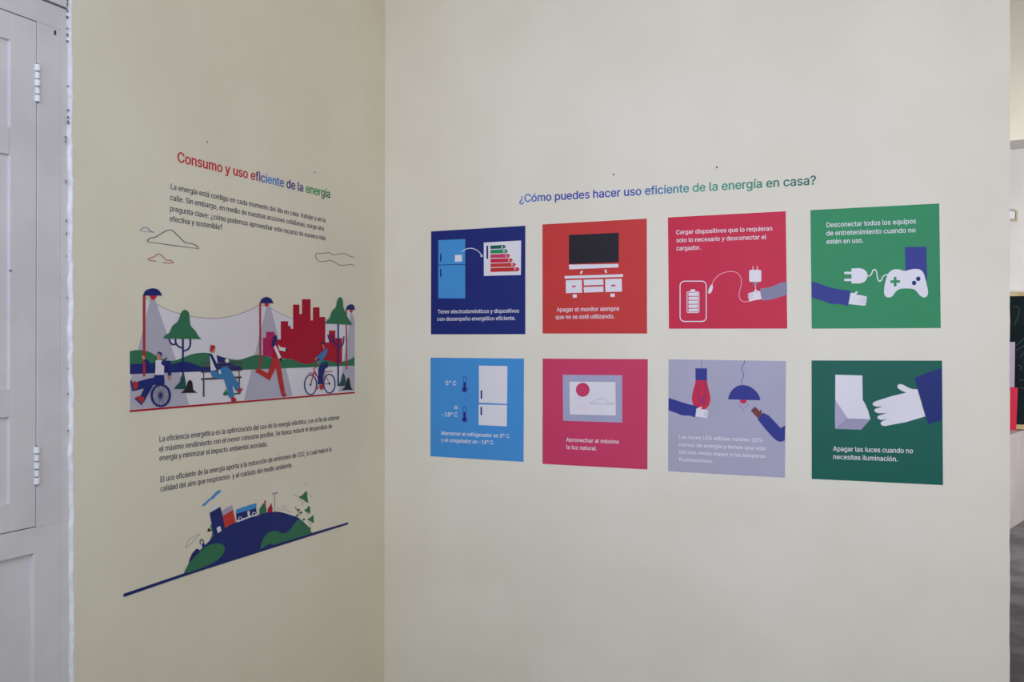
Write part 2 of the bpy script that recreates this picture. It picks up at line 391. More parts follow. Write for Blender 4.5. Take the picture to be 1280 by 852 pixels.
GLYPHS_TEXT = '''\
a195|80,-4 63,-3 47,2 34,11 24,22 17,37 15,54 17,69 22,80 29,90 39,97 50,102 63,105 89,110 117,113 126,115 133,117 136,121 138,127 138,128 137,139 133,148 128,156 120,161 110,164 98,165 85,164 75,161 66,156 59,150 54,144 50,137 20,146 29,161 39,173 52,182 66,188 82,191 97,192 119,190 131,186 143,180 153,172 161,160 167,145 168,126 168,0 138,0 138,26 136,26 126,12 118,6 108,1 95,-3|85,23 101,24 114,29 124,37 132,47 136,57 138,69 138,95 130,91 116,88 100,86 88,84 67,79 58,75 52,70 47,62 46,52 47,43 51,36 57,30 65,26 74,24
b212|115,-4 99,-3 86,2 76,8 69,16 59,29 56,29 56,0 26,0 26,254 57,254 57,160 59,160 69,173 76,180 86,186 98,191 115,192 137,189 156,180 173,166 185,146 193,122 195,94 193,66 185,42 173,23 157,8 137,-1|110,23 126,26 140,33 150,44 158,58 163,75 164,95 163,114 158,131 150,145 140,156 126,163 110,165 94,163 81,156 70,145 62,131 58,114 56,95 58,75 63,58 70,43 81,32 94,26
c198|104,-4 79,-1 58,8 41,23 28,43 20,66 17,94 20,122 28,146 41,165 58,180 79,189 104,192 117,191 130,189 142,184 153,178 162,170 170,161 176,150 181,138 151,131 145,145 135,155 121,162 104,165 86,162 73,155 62,144 54,129 50,112 48,94 50,75 54,59 62,44 73,33 86,26 104,23 121,26 135,33 146,44 152,59 181,51 177,39 171,28 163,19 153,11 142,4 130,0 117,-3
d212|98,-4 75,-1 56,8 40,23 27,42 20,66 17,94 20,122 27,146 40,166 56,180 75,189 98,192 114,191 126,186 136,180 144,173 153,160 155,160 155,254 186,254 186,0 156,0 156,29 153,29 143,16 136,8 126,2 114,-3|102,23 118,26 132,32 142,43 150,58 154,75 156,95 154,114 150,131 142,145 132,156 118,163 102,165 86,163 72,156 62,145 54,131 50,114 48,95 50,75 54,58 62,44 73,33 86,26
e202|106,-4 80,-1 58,8 41,23 28,42 20,66 17,93 20,121 28,145 40,165 58,180 78,189 103,192 118,191 133,187 147,180 160,170 170,157 179,141 184,121 186,97 186,85 155,85 155,101 153,119 149,134 141,147 131,157 118,163 103,165 87,163 73,157 62,147 54,135 50,121 48,105 48,89 50,69 55,53 64,40 76,31 90,25 106,23 117,24 127,26 135,31 143,36 149,44 153,53 182,45 177,32 168,20 156,10 141,2 125,-3|44,85 44,110 170,110 170,85
f127|114,190 114,164 3,164 3,190|40,0 40,216 42,231 48,243 57,252 68,259 80,264 94,265 111,263 121,260 114,234 107,236 97,237 85,235 77,230 72,221 71,209 71,0
g213|103,-75 84,-74 67,-70 53,-63 41,-55 32,-45 25,-35 51,-20 61,-33 68,-39 77,-44 89,-48 103,-49 124,-46 141,-38 152,-23 156,-3 156,34 153,34 143,21 136,14 126,8 114,4 97,2 76,5 56,13 40,27 28,45 20,68 17,96 20,123 27,147 40,166 56,180 76,189 98,192 114,191 127,186 137,180 144,173 154,159 157,159 157,190 186,190 186,-4 183,-27 175,-45 162,-59 145,-68 125,-73|102,30 118,32 132,38 142,47 150,61 155,77 156,96 155,115 150,132 142,146 132,156 119,163 102,165 86,163 73,156 62,145 54,131 50,115 48,96 50,78 54,61 62,48 73,38 86,32
h205|57,113 57,0 26,0 26,254 57,254 57,144 51,144 62,166 76,181 94,189 114,192 132,190 148,184 161,174 170,160 177,142 179,120 179,0 148,0 148,118 145,137 136,152 123,161 105,165 92,163 80,159 71,151 63,141 58,129
i83|26,0 26,190 57,190 57,0|42,221 34,223 27,227 22,234 21,242 22,249 27,256 34,260 42,262 50,260 57,256 62,249 63,242 62,234 57,227 50,223
j83|26,190 57,190 57,-15 55,-31 51,-45 43,-56 32,-65 19,-70 2,-71 -5,-71 -5,-43 1,-43 12,-42 20,-36 25,-27 26,-15|42,221 34,223 27,227 22,234 20,242 22,249 27,256 34,260 42,262 50,260 57,256 61,249 63,242 61,234 57,227 50,223
l95|70,-1 50,2 37,10 29,24 26,42 26,254 57,254 57,49 58,38 60,31 65,27 73,26 80,26 85,27 90,1 81,0
m305|26,0 26,190 56,190 56,148 54,148 59,162 66,173 75,182 86,188 98,192 110,193 129,190 144,180 154,166 160,147 156,147 161,160 169,172 178,181 190,187 204,192 218,193 234,191 249,186 261,177 270,164 276,148 278,128 278,0 248,0 248,127 245,145 236,156 224,163 209,165 197,164 187,160 179,153 173,145 169,135 168,124 168,0 137,0 137,130 134,144 126,156 115,163 100,165 89,164 79,160 70,154 63,145 58,133 57,119 57,0
n205|57,113 57,0 26,0 26,190 56,190 56,144 51,144 62,166 76,181 94,189 114,192 132,190 147,184 160,174 170,160 176,142 179,120 179,0 148,0 148,118 145,137 136,152 123,161 105,165 92,163 80,159 71,151 63,141 58,129
o208|104,-4 79,-1 58,8 41,23 28,43 20,66 17,94 20,122 28,146 41,165 58,180 79,189 104,192 128,189 149,180 167,165 180,146 188,122 191,94 188,66 180,43 167,23 149,8 128,-1|104,23 121,26 135,33 146,44 154,59 158,75 160,94 158,112 154,129 146,144 135,155 121,162 104,165 86,162 73,155 62,144 54,129 50,112 48,94 50,75 54,59 62,44 73,33 86,26
p212|26,-71 26,190 56,190 56,160 59,160 69,173 76,180 86,186 98,191 115,192 137,189 156,180 173,166 185,146 193,122 195,94 193,66 185,42 173,23 157,8 137,-1 115,-4 99,-3 86,2 76,8 69,16 59,29 57,29 57,-71|110,23 126,26 140,33 150,44 158,58 163,75 164,95 163,114 158,131 150,145 140,156 126,163 110,165 94,163 81,156 70,145 62,131 58,114 56,95 58,75 63,58 70,43 81,32 94,26
q212|186,-71 155,-71 155,29 153,29 143,16 136,8 126,2 114,-3 98,-4 75,-1 56,8 40,23 27,42 20,66 17,94 20,122 27,146 40,166 56,180 75,189 98,192 114,191 126,186 136,180 144,173 153,160 156,160 156,190 186,190|102,23 118,26 132,32 142,43 150,58 154,75 156,95 154,114 150,131 142,145 132,156 118,163 102,165 86,163 72,156 62,145 54,131 50,114 48,95 50,75 54,58 62,44 73,33 86,26
r130|26,0 26,190 56,190 56,160 58,160 65,173 76,184 90,190 107,192 115,192 122,192 122,161 115,162 103,163 91,161 80,157 70,151 63,142 58,131 57,118 57,0
s182|91,-4 72,-3 56,2 42,9 31,19 23,32 18,47 47,53 53,40 62,30 75,25 91,23 108,25 122,31 131,40 134,51 132,60 127,68 118,74 106,78 75,85 52,93 36,104 27,119 23,137 26,152 33,166 43,177 58,185 74,190 94,192 112,191 127,186 140,179 149,170 157,158 162,145 134,139 129,149 121,158 110,164 94,166 78,164 65,158 57,150 54,139 56,129 62,122 72,116 86,111 115,105 137,97 153,86 162,71 166,53 163,37 156,24 145,12 130,3 112,-2
t114|102,190 102,164 3,164 3,190|32,236 63,236 63,49 64,38 68,31 75,26 85,25 93,26 101,27 107,1 96,-1 84,-2 62,1 46,11 36,26 32,46
u205|91,-3 73,-1 57,5 44,15 35,29 28,47 26,69 26,190 57,190 57,72 60,52 68,37 82,28 100,25 113,27 125,31 134,38 142,48 146,61 148,76 148,190 179,190 179,0 149,0 149,46 154,46 143,23 129,8 111,0
v195|81,0 9,190 42,190 83,78 93,43 103,10 92,10 101,43 112,78 152,190 186,190 113,0
x189|10,0 86,109 86,86 14,190 50,190 74,153 90,127 104,103 88,103 101,127 117,153 141,190 176,190 104,84 104,107 179,0 143,0 115,43 100,68 86,91 102,91 89,68 74,43 46,0
y195|24,-69 31,-43 36,-44 44,-45 52,-44 59,-42 65,-37 71,-29 75,-18 81,-1 9,190 42,190 83,78 93,43 103,10 92,10 101,43 112,78 153,190 186,190 102,-29 96,-43 88,-54 80,-62 70,-68 58,-71 46,-73 32,-72
z190|21,0 21,23 127,160 127,161 24,161 24,190 166,190 166,165 63,30 63,28 169,28 169,0
á195|80,-4 63,-3 47,2 34,11 24,22 17,37 15,54 17,69 22,80 29,90 39,97 50,102 63,105 89,110 117,113 126,115 133,117 136,121 138,127 138,128 137,139 133,148 128,156 120,161 110,164 98,165 85,164 75,161 66,156 59,150 54,144 50,137 20,146 29,161 39,173 52,182 66,188 82,191 97,192 119,190 131,186 143,180 153,172 161,160 167,145 168,126 168,0 138,0 138,26 136,26 126,12 118,6 108,1 95,-3|85,23 101,24 114,29 124,37 132,47 136,57 138,69 138,95 130,91 116,88 100,86 88,84 67,79 58,75 52,70 47,62 46,52 47,43 51,36 57,30 65,26 74,24|81,214 105,265 139,265 106,214
é202|106,-4 80,-1 58,8 41,23 28,42 20,66 17,93 20,121 28,145 40,165 58,180 78,189 103,192 118,191 133,187 147,180 160,170 170,157 179,141 184,121 186,97 186,85 155,85 155,101 153,119 149,134 141,147 131,157 118,163 103,165 87,163 73,157 62,147 54,135 50,121 48,105 48,89 50,69 55,53 64,40 76,31 90,25 106,23 117,24 127,26 135,31 143,36 149,44 153,53 182,45 177,32 168,20 156,10 141,2 125,-3|88,214 112,265 146,265 114,214|44,85 44,110 170,110 170,85
í83|26,0 26,190 57,190 57,0|28,214 52,265 86,265 53,214
ó208|104,-4 79,-1 58,8 41,23 28,43 20,66 17,94 20,122 28,146 41,165 58,180 79,189 104,192 128,189 149,180 167,165 180,146 188,122 191,94 188,66 180,43 167,23 149,8 128,-1|104,23 121,26 135,33 146,44 154,59 158,75 160,94 158,112 154,129 146,144 135,155 121,162 104,165 86,162 73,155 62,144 54,129 50,112 48,94 50,75 54,59 62,44 73,33 86,26|90,214 114,265 148,265 115,214
ú205|91,-3 73,-1 57,5 44,15 35,29 28,47 26,69 26,190 57,190 57,72 60,52 68,37 82,28 100,25 113,27 125,31 134,38 142,48 146,61 148,76 148,190 179,190 179,0 149,0 149,46 154,46 143,23 129,8 111,0|89,214 113,265 147,265 114,214
ñ205|57,113 57,0 26,0 26,190 56,190 56,144 51,144 62,166 76,181 94,189 114,192 132,190 147,184 160,174 170,160 176,142 179,120 179,0 148,0 148,118 145,137 136,152 123,161 105,165 92,163 80,159 71,151 63,141 58,129|125,223 112,225 101,230 91,235 83,237 79,236 77,233 74,224 53,224 55,238 60,249 68,257 80,259 93,257 103,252 113,247 122,245 125,246 128,248 131,258 152,258 150,244 144,233 136,226
A240|8,0 101,254 138,254 231,0 198,0 144,151 132,186 116,239 123,239 106,185 95,151 43,0|55,71 55,99 185,99 185,71
B228|30,0 30,254 121,254 145,252 164,245 180,235 190,221 197,205 199,187 198,172 193,160 187,150 178,143 168,137 157,133 157,131 170,129 182,123 192,114 201,102 207,86 209,68 207,50 200,33 189,20 172,9 151,2 123,0|62,29 122,29 148,31 165,40 175,53 178,68 176,81 171,92 163,102 153,109 140,114 124,115 62,115|62,143 119,143 132,144 144,148 154,155 162,163 166,174 168,186 165,202 156,214 141,223 120,226 62,226
C255|134,-3 103,1 75,12 52,32 35,58 24,90 20,127 24,165 35,197 52,223 75,242 103,254 134,258 152,256 170,252 186,245 201,236 214,224 224,209 232,193 236,174 204,174 200,186 195,197 187,206 179,214 169,220 158,224 146,227 134,228 111,225 92,216 75,202 62,182 54,157 52,127 54,97 63,72 75,53 92,38 112,29 134,26 146,27 158,30 169,34 179,40 187,48 195,57 200,68 204,80 236,80 232,62 224,45 214,31 201,19 187,9 170,2 153,-2
D251|109,0 48,0 48,29 107,29 136,31 159,40 177,55 189,75 197,99 200,128 197,156 190,180 177,200 160,214 138,223 110,226 47,226 47,254 113,254 147,251 176,239 200,221 217,196 227,164 231,128 227,91 217,59 199,34 175,15 145,4|62,254 62,0 30,0 30,254
E209|30,0 30,254 186,254 186,226 62,226 62,143 178,143 178,114 62,114 62,29 188,29 188,0
F205|30,0 30,254 185,254 185,226 62,226 62,139 173,139 173,111 62,111 62,0
L196|30,0 30,254 62,254 62,29 181,29 181,0
M314|30,0 30,254 76,254 139,94 144,79 150,61 156,42 161,24 154,24 159,41 165,61 171,79 176,94 238,254 284,254 284,0 252,0 252,145 252,163 253,184 253,207 253,229 256,229 249,205 241,181 234,161 228,145 171,0 143,0 85,145 80,160 72,181 65,204 56,229 59,229 60,208 60,186 61,164 61,145 61,0
S223|112,-4 86,-2 64,5 46,15 32,30 23,48 19,68 52,68 55,55 62,44 71,35 83,29 97,26 112,25 128,26 143,30 155,37 165,46 171,57 173,70 171,81 166,89 158,96 148,102 122,111 92,120 64,130 43,145 30,163 26,186 29,206 37,224 51,238 69,249 90,256 114,258 137,256 158,249 175,238 189,224 197,208 200,189 169,189 163,206 151,219 134,227 112,229 97,228 84,224 73,218 64,209 59,199 58,188 60,176 65,167 74,160 85,154 106,147 132,140 156,132 168,126 179,119 189,110 197,99 202,85 204,69 201,50 193,32 180,17 162,5 139,-2
T224|16,226 16,254 208,254 208,226 128,226 128,0 96,0 96,226
¿179|113,114 113,110 112,90 109,75 103,64 95,55 75,41 64,32 56,23 50,11 48,-2 50,-13 54,-23 61,-30 69,-36 79,-40 90,-41 101,-40 111,-37 119,-31 126,-23 131,-13 133,1 166,1 162,-19 155,-36 143,-50 128,-60 110,-66 90,-68 70,-66 52,-59 37,-49 26,-36 20,-20 17,-1 20,18 26,34 37,48 52,59 70,72 76,79 79,87 82,97 82,110 82,114|97,192 106,190 114,185 119,178 120,169 119,161 114,153 106,148 97,146 89,148 81,153 76,161 75,169 76,178 81,185 89,190
?179|66,76 66,80 67,100 71,115 76,126 84,135 104,149 115,157 123,167 129,178 131,192 129,203 125,213 119,220 110,226 100,230 89,231 78,230 69,226 60,221 53,213 48,202 46,189 14,189 17,209 24,226 36,240 51,250 69,256 89,258 110,256 127,249 142,239 153,226 160,209 162,191 160,172 153,156 142,142 127,130 110,118 104,111 100,103 98,93 97,79 97,76|82,-2 73,-1 66,4 61,12 59,20 61,29 66,37 73,42 82,43 91,42 98,37 103,29 105,20 103,12 98,4 91,-1
.94|48,-2 39,-1 31,4 26,12 25,20 26,29 31,37 39,42 48,43 56,42 64,37 69,29 71,20 69,12 64,4 56,-1
,94|19,-60 34,36 68,36 42,-60
:94|48,-2 39,-1 31,4 26,12 25,20 26,29 31,37 39,42 48,43 56,42 64,37 69,29 71,20 69,12 64,4 56,-1|48,135 39,137 31,142 26,149 25,158 26,167 31,174 39,179 48,181 56,179 64,174 69,167 71,158 69,149 64,142 56,137
;94|19,-60 34,36 68,36 42,-60|52,135 43,137 36,142 31,149 29,158 31,167 36,174 43,179 52,181 61,179 68,174 73,167 75,158 73,149 68,142 61,137
-227|168,122 168,94 57,94 57,122
°158|79,142 64,143 50,149 39,158 29,170 23,184 22,199 23,214 29,228 39,240 50,249 64,254 79,256 94,254 108,249 120,240 129,228 134,214 136,199 134,184 129,170 120,158 108,149 94,143|79,167 88,168 95,171 102,176 107,183 110,190 111,199 110,207 107,215 102,221 95,226 88,230 79,231 71,230 63,226 57,221 52,215 48,207 47,199 48,190 52,183 57,176 63,171 71,168
%338|88,141 73,143 60,149 50,157 43,168 39,180 37,194 37,206 39,220 43,232 51,243 60,251 73,257 88,258 103,257 115,251 125,243 132,232 136,220 138,206 138,194 136,180 132,168 125,157 115,149 103,143|88,164 99,166 106,173 110,183 112,194 112,206 110,217 106,227 99,234 88,236 77,234 69,227 65,217 64,206 64,194 65,183 69,173 76,166|251,-5 236,-3 223,2 213,11 206,21 202,34 200,48 200,60 202,74 206,86 213,97 223,105 236,111 251,112 266,111 278,105 288,97 295,86 299,74 300,60 300,48 299,34 295,21 288,11 278,2 265,-3|251,17 262,20 269,26 273,36 274,48 274,60 273,71 269,81 262,88 251,90 240,88 232,81 228,71 226,60 226,48 228,36 232,26 239,20|66,0 241,254 270,254 95,0
0227|113,-3 87,0 65,12 47,31 34,57 27,89 24,127 27,165 35,197 48,223 65,242 87,254 113,258 139,254 161,242 179,223 192,197 200,165 203,127 200,89 192,57 179,31 162,12 140,0|113,25 131,28 145,37 157,52 165,72 170,97 172,127 170,157 165,182 157,203 145,218 131,227 113,230 96,227 82,218 70,203 62,182 56,157 55,127 56,97 62,72 70,52 82,37 96,28
1227|38,0 38,27 195,27 195,0|138,254 138,0 106,0 106,224 105,224 43,179 43,213 99,254
2227|32,0 32,24 117,114 141,141 149,153 155,163 159,174 160,186 159,198 154,209 146,218 137,224 125,228 112,230 98,228 86,224 77,216 69,207 65,195 64,181 33,181 35,202 43,221 55,237 72,248 91,255 112,258 134,255 153,248 169,237 181,223 188,205 191,186 189,172 185,159 179,145 168,129 133,90 76,30 76,28 195,28 195,0
5227|111,-3 89,-1 70,6 54,16 41,30 33,47 30,65 61,65 64,54 69,44 77,36 87,30 98,26 111,25 125,27 138,32 149,41 157,52 162,66 164,81 162,97 157,111 148,122 137,131 124,137 109,138 96,137 84,134 73,129 64,123 34,126 48,254 183,254 183,226 75,226 67,151 68,151 77,157 89,162 101,166 115,167 131,165 147,160 161,153 172,143 182,130 189,116 194,99 195,82 193,58 184,38 171,21 154,8 134,-1
8227|113,-3 89,-1 68,6 50,17 37,31 29,48 26,68 28,83 33,98 40,110 51,121 63,128 76,132 76,133 59,141 46,154 38,171 35,190 38,209 45,225 57,239 73,249 92,256 113,258 134,256 153,249 169,239 181,225 188,209 191,190 188,171 180,154 167,141 150,133 150,132 164,128 176,121 186,110 194,98 199,83 200,68 198,48 189,31 176,17 158,6 137,-1|113,25 129,26 142,30 153,37 161,46 167,57 168,69 167,83 161,94 153,104 141,111 128,116 113,118 98,116 85,111 73,104 65,94 59,83 58,69 59,57 64,46 73,37 84,30 97,26|113,145 126,146 137,150 146,157 154,165 158,176 160,188 158,200 154,210 147,218 138,225 126,229 113,230 100,229 89,225 79,218 72,210 68,200 66,188 68,176 72,165 79,157 89,150 100,146
O267|133,-3 103,1 75,12 52,32 35,58 24,90 20,127 24,165 35,197 52,223 75,242 103,254 133,258 164,254 192,242 215,223 232,197 243,165 247,127 243,90 232,58 215,32 192,12 164,1|133,26 155,29 175,38 191,52 204,72 212,97 215,127 212,157 204,182 191,202 175,216 155,225 133,228 112,225 92,216 75,202 63,182 54,157 52,127 54,97 63,72 75,52 92,38 112,29
 94
'''
# letter outlines: character -> (advance, loops), 500 units to the em
GLYPH = {}
for _row in GLYPHS_TEXT.split('\n'):
    if _row:
        _c, _rest = _row[0], _row[1:].split('|')
        GLYPH[_c] = (int(_rest[0]), [[tuple(int(v) for v in p.split(',')) for p in l.split(' ')] for l in _rest[1:]])
CAPH = 254.0


def contours(loops):
    """each outer outline with the holes that lie in it"""
    ar = [sum(l[i - 1][0] * l[i][1] - l[i][0] * l[i - 1][1] for i in range(len(l))) for l in loops]
    gs = [[l] for l, a in zip(loops, ar) if a < 0]
    for l, a in zip(loops, ar):
        if a >= 0:
            for g in gs:
                xs, ys = [q[0] for q in g[0]], [q[1] for q in g[0]]
                if min(xs) < l[0][0] < max(xs) and min(ys) < l[0][1] < max(ys):
                    g.append(l)
                    break
    return gs


def set_text(bm, wall, lines, layer, org, bold):
    """lines: (string, baseline start, baseline end, cap height in pixels at the start or None to keep proportion)"""
    hs = None
    for s, a, b, cap in lines:
        p0, p1 = Vector(pin(wall, a)), Vector(pin(wall, b))
        w = sum(GLYPH[c][0] for c in s)
        ex = (p1 - p0) / w
        if cap:
            hs = (Vector(pin(wall, (a[0], a[1] - cap))) - p0).length / CAPH
        ey = Vector((-ex.y, ex.x)).normalized() * (hs or ex.length)
        x = 0
        for c in s:
            adv, loops = GLYPH[c]
            for g in contours(loops):
                for dx, dy in ((-bold, 0), (bold, 0), (0, -0.7 * bold), (0, 0.7 * bold)):
                    solid(bm, wall, [[tuple(p0 + ex * (x + q[0] + dx) + ey * (q[1] + dy)) for q in l] for l in g], layer, org)
            x += adv

# ------------------------------------------------------------------ the rooms
def struct(o, label):
    return tag(o, label, None, None, 'structure')


def edge_noise(z, seed, amp):
    return amp * (math.sin(z * 23 + seed) * 0.4 + math.sin(z * 61 + seed * 2) * 0.35 + math.sin(z * 149 + seed * 3) * 0.25)


H = 3.9
struct(box('floor', -0.3, 6.0, -8.0, 6.4, -0.1, 0, M['concrete']), 'worn dark grey concrete floor')
struct(box('ceiling', -0.3, 6.0, -4.6, 6.4, H, H + 0.1, M['ceiling']), 'cream painted ceiling')


def slab_wall(name, wall, ends, thick, mat, label):
    """a plastered wall whose end arris is slightly uneven"""
    bm = bmesh.new()
    n = 90
    rows = []
    for k in range(n + 1):
        z = H * k / n
        a, b = ends(z)
        if wall == 'R':
            ps = ((a, 0), (b, 0), (b + 0.002, thick), (a, thick))
        else:
            ps = ((0, a), (0, b), (-thick, b), (-thick, a))
        rows.append([bm.verts.new((x, y, z)) for x, y in ps])
    for k in range(n):
        for i in range(4):
            j = (i + 1) % 4
            bm.faces.new((rows[k][i], rows[k][j], rows[k + 1][j], rows[k + 1][i]))
    bm.faces.new(rows[0])
    bm.faces.new(rows[-1])
    return struct(link(name, bm, mat), label)


wall_right = slab_wall('wall_right', 'R', lambda z: (-0.25, 2.2335 + edge_noise(z, 1.3, 0.0016)), 0.28, M['cream'],
                       'cream plaster wall carrying the eight tip panels')
DEPTH = 0.011          # the door timber stands this far behind the plaster face
wall_left = slab_wall('wall_left', 'L', lambda z: (0.0, -1.5535 + 0.006 * (z - 1.6) / 1.0 * -1 + edge_noise(z, 0.4, 0.003)), DEPTH, M['cream'],
                      'cream plaster wall beside the white door')
# masonry behind the plaster and above the door
struct(box('wall_left_core', -0.25, -DEPTH - 0.0005, -1.53, 0.0, 0, H, M['white_plaster']), 'masonry behind the left wall plaster')

# ragged strip of bare plaster where the wall meets the door jamb
bm = bmesh.new()
n = 220
rows = []
for k in range(n + 1):
    z = H * k / n
    yw = -1.5535 - 0.006 * (z - 1.6) + edge_noise(z, 0.4, 0.003)
    lip = 0.0024 + edge_noise(z * 1.7, 2.2, 0.0016) + random.uniform(-0.0011, 0.0011)
    d = DEPTH + 0.001
    ps = ((0.0007, yw + 0.002), (0.0003, yw - max(lip, 0.0008) * 0.6), (-0.005, yw - max(lip, 0.0007)), (-d, yw - max(lip, 0.0007) * 1.2), (-d, yw + 0.002))
    rows.append([bm.verts.new((x, y, z)) for x, y in ps])
for k in range(n):
    for i in range(5):
        j = (i + 1) % 5
        bm.faces.new((rows[k][i], rows[k][j], rows[k + 1][j], rows[k + 1][i]))
bm.faces.new(rows[0])
bm.faces.new(rows[-1])
trim = struct(link('trim_1', bm, M['white_plaster']), 'ragged bare white plaster edge between cream wall and door jamb')

# chips where the plaster has come away and dark grime shows
bm = bmesh.new()
for y_px in [0, 6, 14, 22, 36, 44, 52, 108, 138, 147, 153, 172, 177, 226, 228, 276, 292, 320, 372, 460, 492, 538, 742, 752, 768, 776, 812, 832]:
    q = pin('L', (87.2 + y_px * 0.008 - (3 if 170 < y_px < 560 else 0), y_px))
    s = random.uniform(0.0012, 0.0034)
    big = 1.8 if y_px < 60 or 140 < y_px < 180 else 1.0
    m = 7
    loop = [(q[0] - 0.0045 + 0.0008 * big * math.cos(6.283 * k / m) * random.uniform(0.6, 1.1), q[1] + s * big * math.sin(6.283 * k / m)) for k in range(m)]
    for x0 in (-0.0022,):
        top = [bm.verts.new((x0, a, b)) for a, b in loop]
        bot = [bm.verts.new((-0.006, a, b)) for a, b in loop]
        bm.faces.new(top)
        bm.faces.new(bot[::-1])
        for k in range(m):
            bm.faces.new((top[k], top[(k + 1) % m], bot[(k + 1) % m], bot[k]))
link('chip', bm, M['chip'], trim)

# ---- the door: jamb, stile, rails, a hinged shutter leaf and a sunk lower panel
XF = -DEPTH            # face of the timber
XB = -0.055


def dpin(p):
    d = ray(p)
    t = (XF - CAM.x) / d.x
    return (CAM.y + t * d.y, CAM.z + t * d.z)


door = struct(empty('door_1', (XF, -1.95, 0)), 'white painted panelled door with a hinged shutter leaf')
DO = Vector((XF, -1.95, 0))


def dbox(name, y0, y1, z0, z1, x0=XB, x1=XF, mat='door', parent=None, bevel=0.0015):
    bm = bmesh.new()
    add_box(bm, x0 - DO.x, x1 - DO.x, y0 - DO.y, y1 - DO.y, z0, z1)
    return link(name, bm, M[mat], parent or door, bevel)


yj = dpin((75.5, 560))[0]          # joint between jamb and stile
yl = dpin((45.2, 380))[0]          # shutter edge
zt = dpin((83, 12))[1]
zlt = dpin((44, 27))[1]
zlb = dpin((46, 657.5))[1]
zp = dpin((39, 692))[1]
yp = dpin((42.6, 700))[0]
YE = -2.62                         # far side of the opening, outside the picture
dbox('backing', YE, -1.52, 0, zt, -0.09, -0.036, 'gap', bevel=0)
dbox('jamb', yj + 0.0006, -1.535, 0, zt)
dbox('stile', yl + 0.0022, yj, zlb - 0.0022, zlt + 0.0022)
dbox('top_rail', YE, yj, zlt + 0.0022, zt)
dbox('middle_rail', YE, yp, zp, zlb - 0.0022, bevel=0.001)
dbox('lower_stile', yp, yj, 0, zlb - 0.0022, bevel=0.001)
dbox('bottom_rail', YE, yp, 0, 0.16)
dbox('lower_panel', YE, yp, 0.16, zp, XB, XF - 0.0125, bevel=0)
lin_ = struct(box('trim_2', -0.25, -0.004, YE, -1.5575, zt + 0.003, H, M['door']), 'grey white lintel board above the door')

# shutter leaf with three sunk panels
yq = dpin((12.2, 300))[0]
ztop1, zbot1 = dpin((11, 49.5))[1], dpin((12, 159))[1]
ztop2, zbot2 = dpin((12, 193))[1], dpin((12, 486))[1]
ztop3, zbot3 = dpin((12.5, 521))[1], dpin((13, 629))[1]
ls = empty('shutter_leaf', (0, 0, 0))
ls.parent = door
dbox('hinge_stile', yq, yl, zlb, zlt, parent=ls)
for za, zb in ((ztop1, zlt), (zbot3, zlb)):
    dbox('leaf_rail', YE, yq - 0.0004, min(za, zb), max(za, zb), parent=ls, bevel=0.001)
dbox('leaf_rail', YE, yq - 0.0014, ztop2, zbot1, parent=ls, bevel=0.001)
dbox('leaf_rail', YE, yq - 0.0002, ztop3, zbot2, parent=ls, bevel=0.001)
for za, zb in ((zbot1, ztop1), (zbot2, ztop2), (zbot3, ztop3)):
    dbox('sunk_panel', YE, yq, za, zb, XB, XF - 0.0075, parent=ls, bevel=0)
for v0, v1 in ((79, 127), (557.5, 606)):
    za, zb = dpin((43, v1))[1], dpin((43, v0))[1]
    hg = empty('hinge', (0.002, yl + 0.0008 - DO.y, za))
    hg.parent = door
    seg = (zb - za) / 5
    for k in range(5):
        bm = bmesh.new()
        add_cyl(bm, (0, 0, seg * k + 0.0015), seg - 0.003, 0.0068 if k % 2 == 0 else 0.0056)
        link('knuckle', bm, M['hinge'], hg, 0.0008)
    bm = bmesh.new()
    add_cyl(bm, (0, 0, -0.001), zb - za + 0.002, 0.0036)
    link('pin', bm, M['steel'], hg)
bm = bmesh.new()
q = dpin((69, 41))
for k in range(1):
    add_box(bm, -0.002, 0.0012, q[0] - 0.004 - DO.y, q[0] + 0.003 - DO.y, q[1] - 0.006, q[1] + 0.006)
link('bolt_hole', bm, M['gap'], door, 0.002)
bm = bmesh.new()
q = dpin((13, 338))
add_box(bm, -0.002, 0.003, q[0] - 0.003 - DO.y, q[0] + 0.003 - DO.y, q[1] - 0.003, q[1] + 0.003)
link('nail_head', bm, M['steel'], ls, 0.002)

# small nail holes and marks in the plaster
for wall, par, spots in (('R', wall_right, [(896, 209, 1.3, 'gap'), (767, 218, 1.6, 'greyline')]),
                         ('L', wall_left, [(259, 177.5, 1.0, 'gap'), (393.5, 215.5, 1.1, 'greyline')])):
    for u, v, r, mt in spots:
        bm = bmesh.new()
        solid(bm, wall, [[pin(wall, p) for p in ell(u, v, r * 0.8, r, n=10)]], 0, Vector((0, 0, 0)))
        link('nail_hole', bm, M[mt], par)

# ------------------------------------------------------------------ rear room seen past the wall's end
struct(box('wall_back', 1.2, 6.0, 6.40, 6.6, 0, H, M['rear_wall']), 'pale wall at the back of the rear room')
# doorway header nearer than the back wall
hd = box('wall_header', 0, 3.6, 0, 0.22, 2.64, H, M['cream'])
hd.location = (2.0, 2.36, 0)
hd.rotation_euler = (0, 0, math.radians(-8))
struct(hd, 'wall above the doorway into the rear room')
sf = box('trim_3', 0, 3.6, 0.0, 0.221, 2.632, 2.6405, M['soffit'])  # thin strip added to darken the underside, shade held in its colour
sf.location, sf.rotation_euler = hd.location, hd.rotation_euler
struct(sf, 'underside of the doorway header, shade put into its grey colour')
